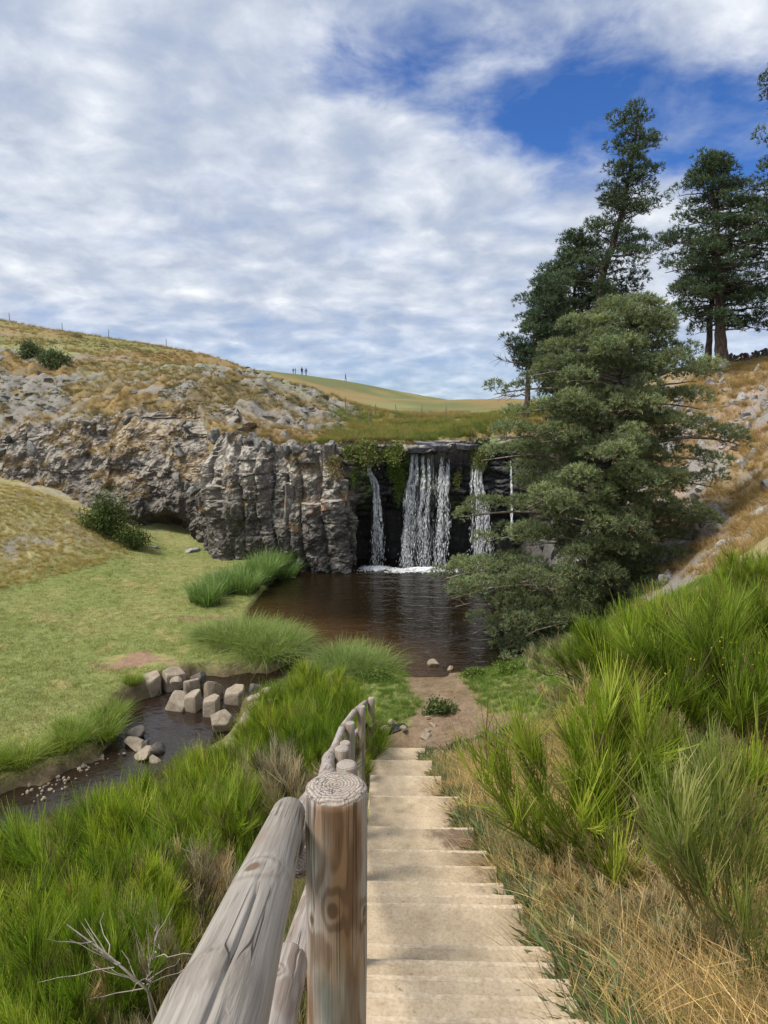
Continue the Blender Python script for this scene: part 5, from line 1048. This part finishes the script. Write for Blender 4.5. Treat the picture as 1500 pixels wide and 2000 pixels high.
def pine(label, trunk, env, nbr, seed, cols, needle=.13, wd=.022, nn=11, dens=1.0, lo=.0, depth=.85, up=.25, droop=.25, gaps=0.0, csize=.35, clumps=1.0, flat=.66, limbs=(), inner=1.0, dead=(), group='pines right of the falls', wl=None):
    """trunk: [(x,y,z,r)...]; env: [(z, reach to the left, reach to the right)...] of the crown"""
    r = np.random.default_rng(seed); T = np.array(trunk, float); o0 = T[0, :3].copy(); root = empty('pine_tree', o0); tag(root, label, 'tree', group)
    zt = np.linspace(0, 1, 24); pt_ = np.stack([np.interp(zt, np.linspace(0, 1, len(T)), T[:, k]) for k in range(3)], 1); pt_[1:-1, :2] += r.normal(size=(22, 2)) * .03
    pt_[0, 2] -= .4; V, Fq = tubes([pt_ - o0], [np.interp(zt, np.linspace(0, 1, len(T)), T[:, 3])], 12); link('trunk', mesh_data('trunk', V, Fq, None, True, M_bark), root)
    E_ = np.array(env, float); E_ = E_[np.argsort(E_[:, 0])]; z0, z1 = E_[0, 0], E_[-1, 0]; paths, rad, TP, TD, TB = [], [], [], [], []
    jobs = [None] * nbr + list(limbs)
    for i, lim in enumerate(jobs):
        k = 9; t = np.linspace(0, 1, k)
        if lim is None:
            z = z0 + (z1 - z0) * ((i + r.random()) / nbr); az = i * 2.39996 + r.normal() * .5; ca, sa = math.cos(az), math.sin(az)
            rx_ = np.interp(z, E_[:, 0], E_[:, 1] if ca < 0 else E_[:, 2]); ry_ = .5 * (np.interp(z, E_[:, 0], E_[:, 1]) + np.interp(z, E_[:, 0], E_[:, 2])) * depth; reach = inner / math.sqrt((ca / rx_) ** 2 + (sa / ry_) ** 2); reach *= r.uniform(.62, 1.06)
            if reach < .15 or r.random() < gaps: continue
            zb = z - up * reach * .45; start = np.array([np.interp(zb, pt_[:, 2], pt_[:, q]) for q in range(2)]); zs = max(zb, pt_[1, 2])
            bx = start[0] + ca * reach * t; by = start[1] + sa * reach * t; bz = zs + up * reach * t - droop * reach * (t ** 2) * .55 + np.cumsum(r.normal(size=k)) * .02 * reach
        else:                                  # a limb that reaches out to a known tip
            tip = np.array(lim, float); reach = float(np.hypot(tip[0] - pt_[12, 0], tip[1] - pt_[12, 1])); zs = np.clip(tip[2] - .12 * reach + .1, pt_[2, 2], pt_[-1, 2]); start = np.array([np.interp(zs, pt_[:, 2], pt_[:, q]) for q in range(2)])
            bx = start[0] + (tip[0] - start[0]) * t; by = start[1] + (tip[1] - start[1]) * t; bz = zs + (tip[2] - zs) * t + .10 * reach * np.sin(t * math.pi)
        P = np.c_[bx + np.cumsum(r.normal(size=k)) * .025 * reach, by + np.cumsum(r.normal(size=k)) * .025 * reach, bz]
        paths.append(P - o0); rad.append((.012 + .016 * reach) * (1 - .85 * t) + .004)
        # clumps of shoots: flattened, puffy pads along the outer part of the branch
        nc = max(2, int(round((2.0 + 1.7 * reach) * clumps)))
        for s in range(nc):
            ts = .28 + .74 * ((s + r.random()) / nc) ** .85 if reach > .8 else r.uniform(.2, 1); ts = min(ts, 1.0); f = ts * (k - 1); j = min(int(f), k - 2); b0 = P[j] * (1 - f + j) + P[j + 1] * (f - j); bd = norm(P[j + 1] - P[j])
            lat = norm(np.cross(bd, (0, 0, 1))); e = b0 + lat * r.normal() * .22 * reach * (1.2 - ts) + np.array((0, 0, r.uniform(-.02, .22) * csize / .35)); cr_ = csize * r.uniform(.65, 1.3)
            paths.append(np.linspace(b0 - bd * .1, e, 4) - o0); rad.append(np.linspace(.014, .005, 4))
            m = int(dens * 46 * (cr_ / csize) ** 2); u_ = norm(r.normal(size=(m, 3))); u_[:, 2] = np.where(u_[:, 2] < -.35, -u_[:, 2], u_[:, 2]); rd_ = r.uniform(.45, 1.0, (m, 1)) ** .6
            TP.append(e + u_ * rd_ * np.array((cr_, cr_, cr_ * flat))); TD.append(norm(u_ * .8 + np.array((0, 0, .45)) + bd * .25 + r.normal(size=(m, 3)) * .3)); TB.append(r.uniform(.66, 1.32) * (.88 + .22 * u_[:, 2]))  # lit tops and shaded undersides of the pads put into the needle colour
    if paths: V, Fq = tubes(paths, rad, 4); link('branches', mesh_data('branches', V, Fq, None, True, M_bark if wl is None else M_barkhi), root)
    P, D, Bt = np.concatenate(TP) - o0, np.concatenate(TD), np.concatenate(TB) * r.uniform(.8, 1.2, sum(map(len, TP)))
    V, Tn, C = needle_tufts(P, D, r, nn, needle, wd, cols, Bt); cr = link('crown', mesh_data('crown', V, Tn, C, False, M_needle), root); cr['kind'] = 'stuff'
    for (p0, p1) in dead:
        p0, p1 = np.array(p0), np.array(p1); ps, rs = [np.linspace(p0, p1, 7) + r.normal(size=(7, 3)) * .04 - o0], [np.linspace(.05, .012, 7)]
        for q in range(26):
            b = p0 + (p1 - p0) * r.uniform(.3, 1); e = b + norm(norm(p1 - p0) * .7 + r.normal(size=3) * np.array((.6, .5, .6))) * r.uniform(.2, .55); ps.append(np.linspace(b, e, 4) + r.normal(size=(4, 3)) * .015 - o0); rs.append(np.linspace(.014, .004, 4))
        V, Fq = tubes(ps, rs, 5); link('dead_branch', mesh_data('dead_branch', V, Fq, None, True, M_barkhi), root)
    return root
OL = ((.205, .24, .105), (.17, .22, .11), (.25, .26, .11), (.185, .23, .13)); DK = ((.062, .098, .052), (.078, .115, .056), (.10, .128, .062)); BLG = ((.090, .13, .075), (.105, .145, .07), (.08, .115, .07))
def trk(lst, Y, r0, r1):
    n = len(lst); return [(*at_y(x, y, Y), r0 + (r1 - r0) * i / (n - 1)) for i, (x, y) in enumerate(lst)]
def envpx(rows, Y, trunkx):
    """rows: (pixel y, left pixel x, right pixel x) -> crown reach in metres about the trunk"""
    out = []
    for (py_, xl, xr) in rows:
        c = np.interp(py_, [q[1] for q in trunkx][::-1], [q[0] for q in trunkx][::-1]); p = at_y(c, py_, Y); out.append((p[2], max(.1, p[0] - at_y(xl, py_, Y)[0]), max(.1, at_y(xr, py_, Y)[0] - p[0])))
    return out
tl = [(1185, 1290), (1190, 1150), (1180, 1000), (1190, 850), (1215, 720), (1238, 612)]
t = trk(tl, 20.8, .17, .02); t[0] = (t[0][0], 20.8, min(t[0][2], ground_z(t[0][0], 20.8)), .2)
LT = ((872,1140,20.2),(900,1168,19.6),(925,1195,20.8),(935,1235,19.8),(950,1275,20.4),(975,1310,19.4),(1010,1320,18.9),(1060,1325,18.7),(915,1110,21.2),(960,1060,20.6),(950,1010,21.4),(985,985,20.2),(1000,930,21.2),(960,900,21.8),(985,860,21.0),(1010,810,20.4),(1000,770,21.6),(1040,735,20.6),(1075,700,21.2),(1130,655,20.6),(1180,640,20.2),(1290,650,20.8),(1345,695,20.6),(1385,735,21.2),(1375,800,20.4),(1335,850,20.0),(1440,868,21.0),(1400,905,20.4),(1370,950,21.2),(1330,1000,20.0),(1390,1060,21.2),(1310,1110,19.8),(1270,1180,19.4),(1240,1240,19.0),(1180,1290,18.8),(1120,1300,18.8),(1100,1000,19.0),(1180,900,18.9),(1240,800,19.2),(1130,800,19.2),(1200,700,19.6),(1160,1100,18.7),(1230,1050,18.9),(1060,1150,18.9),(1040,1230,18.8),(1120,1220,18.6),(1000,1150,19.3))
LIMBS = [tuple(at_y(*q)) for q in LT]
pine('big spreading olive green pine standing before the rubble slope by the pool', t, envpx([(600,1205,1270),(640,1110,1320),(700,1030,1390),(760,1010,1390),(830,975,1370),(890,940,1390),(940,985,1370),(1000,925,1385),(1060,955,1370),(1110,880,1340),(1150,845,1310),(1190,900,1290),(1240,930,1275),(1280,950,1240),(1310,960,1220)], 20.8, tl), 135, 61, OL, .12, .020, 8, 2.3, depth=.75, up=.24, droop=.26, wl=1, csize=.44, clumps=.70, flat=.64, inner=.82, limbs=LIMBS)
tl = [(1135, 800), (1160, 660), (1180, 520), (1212, 430), (1232, 330), (1246, 215)]; t = trk(tl, 36, .30, .03); t[0] = (t[0][0], 36, min(t[0][2], ground_z(t[0][0], 36)), .34)
pine('tallest pine with a leaning trunk rising behind the big one', t, envpx([(212,1232,1262),(250,1196,1300),(310,1192,1312),(380,1150,1305),(430,1138,1300),(500,1105,1310),(545,1075,1300),(600,1050,1260),(660,1045,1250),(720,1050,1240),(770,1065,1230)], 36, tl), 125, 62, DK, .19, .034, 7, .62, depth=.8, up=.14, droop=.20, gaps=.22, csize=.44, clumps=.8)
tl = [(1027, 815), (1030, 760), (1036, 690), (1060, 640), (1075, 560)]; t = trk(tl, 34.2, .15, .03); t[0] = (t[0][0], 34.2, min(t[0][2], ground_z(t[0][0], 34.2)), .18)
D1 = [(tuple(at_y(1028, 770, 34.2)), tuple(at_y(972, 776, 33.8))), (tuple(at_y(1034, 715, 34.2)), tuple(at_y(972, 700, 33.9))), (tuple(at_y(1040, 690, 34.2)), tuple(at_y(985, 672, 34.4)))]
pine('small pine with bare dead branches at the left end of the row', t, envpx([(555,1050,1105),(590,1015,1110),(640,988,1105),(690,992,1100),(735,1010,1100)], 34.2, tl), 50, 63, BLG, .18, .032, 7, .62, depth=.9, up=.3, droop=.1, dead=D1, csize=.42)
tl = [(1120, 790), (1118, 700), (1120, 600), (1125, 500)]; t = trk(tl, 38, .22, .03); t[0] = (t[0][0], 38, min(t[0][2], ground_z(t[0][0], 38)), .22)
pine('dense dark pine between the small one and the tallest', t, envpx([(470,1105,1160),(530,1072,1195),(600,1040,1230),(680,1040,1235),(745,1050,1220),(790,1060,1200)], 38, tl), 84, 64, DK, .19, .036, 7, .62, depth=.9, csize=.5)
tl = [(1408, 728), (1408, 640), (1402, 540), (1398, 440), (1388, 325)]; t = trk(tl, 30.3, .27, .04); t[0] = (t[0][0], 30.3, min(t[0][2], ground_z(t[0][0], 30.3)), .31)
pine('broad dark pine on the crest of the right slope', t, envpx([(318,1365,1415),(360,1318,1470),(410,1306,1525),(460,1280,1560),(520,1270,1570),(570,1285,1555),(615,1295,1520),(645,1325,1495)], 30.3, tl), 104, 65, DK, .17, .030, 7, .66, depth=.8, up=.12, droop=.24, gaps=.18, csize=.40, clumps=.85)
tl = [(1382, 734), (1384, 660), (1392, 560), (1396, 470)]; t = trk(tl, 31.2, .17, .04); t[0] = (t[0][0], 31.2, min(t[0][2], ground_z(t[0][0], 31.2)), .19)
pine('slimmer pine trunk standing just left of the broad crest pine', t, envpx([(470,1360,1430),(540,1320,1440),(600,1345,1430)], 31.2, tl), 20, 66, DK, .17, .030, 7, .6, up=.15, csize=.4)
tl = [(1590, 700), (1585, 500), (1570, 300), (1555, 120)]; t = trk(tl, 28.5, .25, .04); t[0] = (t[0][0], 28.5, min(t[0][2], ground_z(t[0][0], 28.5)), .28)
pine('pine beyond the right edge with only branch tips showing', t, envpx([(115,1520,1590),(180,1492,1620),(230,1525,1650),(300,1466,1680),(350,1440,1690),(420,1450,1690),(500,1470,1690)], 28.5, tl), 52, 67, DK, .17, .030, 7, .5, csize=.42)

# ---------------------------------------------------------------- stones in and beside the stream
def block_mesh(seed, sx, sy, sz, k=5, slant=.12):
    """piece of a basalt column: irregular prism with worn edges"""
    r = np.random.default_rng(seed); a = np.sort((np.arange(k) + r.uniform(-.25, .25, k)) / k * 2 * np.pi); m = 5; c = np.stack((np.cos(a) * r.uniform(.85, 1.1, k), np.sin(a) * r.uniform(.85, 1.1, k)), 1); ring = []
    for j in range(k):
        for f in range(m): ring.append(c[j] * (1 - f / m) + c[(j + 1) % k] * f / m)
    ring = np.array(ring); sm = (np.roll(ring, 1, 0) + ring * 4 + np.roll(ring, -1, 0)) / 6; n = len(ring); V = []; tilt = r.normal(size=2) * slant
    for z, s in ((0, .96), (.25, 1.02), (.5, 1.0), (.75, 1.01), (.92, .985), (.98, .93), (1.0, .85), (1.01, .5)):
        w = sm * s; V.append(np.c_[w, np.full(n, z) + (w @ tilt) * z])
    V = np.concatenate(V); V = np.r_[V, [[0, 0, 1.015]]]; V[:, :2] *= (1 + .05 * fbm(V[:, 0] * 2 + seed, V[:, 1] * 2, V[:, 2] * 3, 3, seed))[:, None]; V[:, 2] += .025 * fbm(V[:, 0] * 3, V[:, 1] * 3 + seed, 0, 3, seed + 2) * (V[:, 2] > .5)
    Fq = grid_faces(8, n, True); tri = np.array([(7 * n + j, 7 * n + (j + 1) % n, 8 * n) for j in range(n)])
    return mesh_data('stone', V * np.array((sx, sy, sz)), [Fq, tri], None, False, M_stone)
# pixel of the foot centre, half widths in metres, height, lean
ST = [(286, 1362, .36, .32, .50, 0, 0, 'angular pale basalt block at the meadow end of the dam, below the red scar'), (337, 1348, .42, .30, .45, 0, 0, 'flat topped slab lying on the bank right behind the leftmost block'),
 (330, 1391, .38, .27, .45, .25, -.35, 'slanting boulder lying in the water in front of the bank slab'), (372, 1362, .24, .24, .62, 0, 0, 'upright column stone in the back row, leftmost there'), (374, 1393, .24, .24, .68, 0, 0, 'upright rounded column stone in the front row beside the slanting boulder'),
 (413, 1372, .27, .26, .62, 0, 0, 'square topped column stone in the middle of the back row'), (409, 1404, .25, .24, .66, .0, .12, 'upright column stone in the middle of the front row'), (457, 1378, .34, .28, .55, 0, 0, 'wide square block at the right of the back row'),
 (436, 1421, .30, .25, .70, -.28, .42, 'large tilted column stone at the front right of the dam'), (497, 1388, .27, .24, .50, 0, 0, 'pale block partly behind the broom at the right end'), (468, 1432, .26, .22, .46, -.2, .5, 'low tilted stone tucked under the broom')]
for i, (px, py_, sx, sy, h, rx, ry, lab) in enumerate(ST):
    p = at_z(px, py_ - 2, -.25); sc = 1.0
    o = link('stream_stone', block_mesh(950 + i, sx * sc, sy * sc, h * .62 + .35, 5 + i % 2), None, (p[0], p[1] + sy * .7, -.60 + (.14, .16, .03)[i] if i < 3 else -.60), (rx, ry, i * 1.3)); tag(o, lab, 'stone', 'basalt stones damming the stream')
RS = [rock_mesh('stone', 970 + i, (1, .8, .62), 8, .12, M_stone) for i in range(4)]; RW = [rock_mesh('stone', 980 + i, (1, .8, .6), 8, .12, M_wetstone) for i in range(3)]
def boulder(px, py_, z, s, k, wet, lab, grp, name='stone'):
    p = at_z(px, py_, z); o = link('boulder' if s > .15 else 'pebble', (RW if wet else RS)[k % 3], None, (p[0], p[1], z), (rng.normal() * .2, rng.normal() * .2, rng.uniform(0, 6)), s); tag(o, lab, 'stone', grp)
for i, (px, py_, z, s, wet, lab) in enumerate(((265, 1452, -.18, .30, 0, 'brown boulder on the near left edge of the stream pool'), (262, 1432, -.15, .26, 1, 'dark stone behind the brown boulder at the water edge'), (284, 1456, -.2, .15, 1, 'small grey stone touching the brown boulder'), (308, 1462, -.2, .26, 1, 'low wet stone right of the brown boulder'), (282, 1474, -.22, .28, 0, 'flat greenish stone in front of the brown boulder'), (303, 1484, -.24, .15, 0, 'pale small stone nearest the broom at the stream pool'), (384, 1462, -.22, .13, 1, 'lone dark stone standing in the open stream pool'),
  (497, 1345, .0, .26, 1, 'dark boulder at the back of the stone dam near the sedge'), (522, 1352, .0, .22, 0, 'grey boulder at the right back of the stone dam'), (530, 1372, -.05, .22, 0, 'grey stone half hidden in grass right of the dam'), (390, 1322, .0, .28, 1, 'dark wet rock in the gap behind the dam'), (345, 1330, .28, .2, 0, 'small pale rock on top of the bank slab'), (578, 1366, .1, .16, 0, 'pale stone showing between the broom twigs'))):
    boulder(px, py_, z, s, i, wet, lab, 'loose stones around the stream')
for i, (px, py_, z, s, lab) in enumerate(((750, 1423, .05, .13, 'rounded brown stone beside the rill at the foot of the steps'), (737, 1412, .08, .15, 'flat grey stone behind the rounded one beside the rill'), (848, 1296, .0, .24, 'pale boulder on the shore at the end of the path'), (880, 1306, .02, .12, 'smaller pale boulder right of the one on the shore'), (788, 1422, .1, .10, 'small stone on the green edge beyond the rill'), (833, 1440, .12, .14, 'flat stone lying on the dirt path'), (846, 1416, .1, .11, 'pale stone on the edge between grass and path'), (836, 1428, .1, .09, 'small pale stone close to the flat one on the path'), (835, 1400, .12, .06, 'whitish pebble above the path stones'), (765, 1410, .1, .12, 'low stone among the herbs left of the path'), (735, 1442, .0, .16, 'flat stone touching the last tread'))):
    boulder(px, py_, z, s, i, 0, lab, 'stones near the foot of the steps')
r = np.random.default_rng(77); gravel = []
for i in range(60):                                        # gravel along the left edge of the stream
    u = r.random(); x = -5.9 - 1.0 * u + r.normal() * .18; y = 14.2 - 1.9 * u + r.normal() * .16; gravel.append((x, y, -.27 + .05 * r.random(), r.uniform(.02, .075)))
Vb, Fb, n0 = [], [], 0; bs = RS[0]; bv = np.array([v.co[:] for v in rock_mesh('gravel_grain', 990, (1, .8, .6), 5, .1, M_stone, 1).vertices]); bf = np.array([p.vertices[:] for p in bpy.data.meshes['gravel_grain'].polygons])
for x, y, z, s in gravel: 
    q = np.array(Euler(r.uniform(0, 6, 3)).to_matrix()); Vb.append(bv @ q.T * s + (x, y, z)); Fb.append(bf + n0); n0 += len(bv)
tag(link('gravel', mesh_data('gravel', np.concatenate(Vb), np.concatenate(Fb), None, False, M_stone)), 'grey gravel lying at the meadow edge of the stream', 'gravel', kind='stuff')
for i, (px, py_, Y, s) in enumerate(((305, 1082, 32.2, .22), (378, 1080, 32.2, .42))):
    p = at_y(px, py_, Y); tag(link('boulder', PALES[i], None, (p[0], Y, ground_z(p[0], Y) + .05), (0, 0, i), (s * 1.3, s, s * .6)), ('small pale rock on the turf before the cliff cave', 'flat pale rock on the turf right of the cliff cave')[i], 'stone', 'pale rocks before the cliff')

# ---------------------------------------------------------------- hilltop: fence posts, wall, people
M_grey = plain_mat('grey_fence_wood', (.20, .18, .16), .9, .3)
def thin_post(px, py_, Y, h, lab, grp):
    p = at_y(px, py_, Y); z = ground_z(p[0], Y); me = log_mesh('fence_post', h + .3, .035, .03, M_grey, int(px), 8, 5); tag(link('fence_post', me, None, (p[0], Y, z - .3), (rng.normal() * .05, rng.normal() * .05, 0)), lab, 'post', grp)
for px, py_ in ((20, 640), (122, 652), (212, 668), (325, 688)): thin_post(px, py_, 71, .85, 'thin weathered fence post on the left skyline, %s from the left' % ORD[sorted((20, 122, 212, 325)).index(px)], 'fence posts on the left skyline')
for px, py_, Y in ((686, 820, 46), (675, 812, 50), (732, 815, 50), (702, 826, 44), (720, 824, 46), (775, 812, 52), (822, 812, 54), (870, 814, 54)): thin_post(px, py_, Y, .85, 'thin fence post in the meadow behind the falls, %s from the left' % ORD[sorted((686, 675, 732, 702, 720, 775, 822, 870)).index(px)], 'fence posts behind the falls')
wall = empty('stone_wall', (17.5, 31.6, ground_z(17.5, 31.6))); tag(wall, 'low dark dry stone wall along the crest behind the right pines', 'wall')
for i in range(70):
    x = 14.9 + (i % 35) * .17 + rng.normal() * .03; y = 31.4 + .12 * (x - 14.9); z = ground_z(x, y) + .10 + (i // 35) * .17
    link('stone', RW[i % 3], wall, (x - 17.5, y - 31.6, z - wall.location.z), rng.uniform(0, 6, 3), rng.uniform(.11, .16))
def person(px, py_, Y, h, shirt, trousers, hair, pose, label):
    p = at_y(px, py_, Y); z = ground_z(p[0], Y); root = empty('person', (p[0], Y, z), pose.get('turn', 0), h / 1.75); tag(root, label, 'person', 'walkers on the skyline')
    me = bpy.data.meshes.new('body'); s = pose.get('stride', .12); ab = pose.get('arm', .1)
    v = [(0, 0, .95), (0, 0, 1.15), (0, .01, 1.40), (0, .01, 1.50), (0, -.01, 1.62), (0, -.01, 1.72), (.10, 0, .90), (.10, -s, .50), (.10, -s * .6, .08), (.10, -s * .6 - .14, .03), (-.10, 0, .90), (-.10, s * .4, .50), (-.10, s * 1.2, .08), (-.10, s * 1.2 - .14, .03), (.19, .01, 1.40), (.25, ab, 1.13), (.24, ab - .12, .90), (.24, ab - .17, .80), (-.19, .01, 1.40), (-.25, -ab, 1.13), (-.24, -ab - .14, .90), (-.24, -ab - .18, .80)]
    e = [(0, 1), (1, 2), (2, 3), (3, 4), (4, 5), (0, 6), (6, 7), (7, 8), (8, 9), (0, 10), (10, 11), (11, 12), (12, 13), (2, 14), (14, 15), (15, 16), (16, 17), (2, 18), (18, 19), (19, 20), (20, 21)]
    rad = [.15, .14, .15, .055, .095, .075, .09, .065, .045, .04, .09, .065, .045, .04, .06, .045, .035, .035, .06, .045, .035, .035]
    me.from_pydata(v, e, []); b = link('body', me, root); md = b.modifiers.new('skin', 'SKIN'); sk = me.skin_vertices[0].data
    for i, q in enumerate(rad): sk[i].radius = (q, q * (.75 if i in (0, 1, 2) else 1))
    sk[0].use_root = True; b.modifiers.new('sub', 'SUBSURF').levels = 1; b.modifiers['sub'].render_levels = 1
    m, nt, out = new_mat('clothes'); zc = nd(nt, 'ShaderNodeSeparateXYZ', None, i0=nd(nt, 'ShaderNodeTexCoord').outputs['Object']).outputs[2]
    c = ramp(nt, mth(nt, 'DIVIDE', zc, 1.8), [(.0, (.05, .045, .04)), (.05, trousers), (.52, shirt), (.83, (.45, .28, .2))], 'CONSTANT'); bs_ = nd(nt, 'ShaderNodeBsdfPrincipled', None, Base_Color=c, Roughness=.8); nt.links.new(bs_.outputs[0], out.inputs[0]); me.materials.append(m)
    hm = rock_mesh('hair', 1200, (.105, .115, .105), 0, .03, plain_mat('hair', hair, .7, .2), 2); link('hair', hm, root, (0, .025, 1.69))
person(590, 742, 150, 1.78, (.03, .035, .06), (.03, .03, .04), (.04, .03, .02), {'turn': .4, 'stride': .14}, 'person in dark clothes on the skyline, left of the pair')
person(598, 743, 150, 1.70, (.04, .04, .06), (.05, .05, .07), (.03, .02, .02), {'turn': -.5, 'stride': .1, 'arm': .16}, 'person in dark clothes on the skyline, right of the pair')
person(675, 753, 150, 1.65, (.50, .08, .07), (.30, .08, .08), (.10, .06, .04), {'turn': 1.2, 'stride': .16}, 'lone person in red walking on the far grassy ridge')
person(573, 742, 158, 1.2, (.05, .05, .07), (.04, .04, .05), (.04, .03, .02), {'turn': .2}, 'small dark figure farthest left on the skyline')
person(577, 742, 158, 1.3, (.07, .06, .06), (.04, .04, .05), (.05, .04, .03), {'turn': 2.}, 'small dark figure just left of the walking pair')
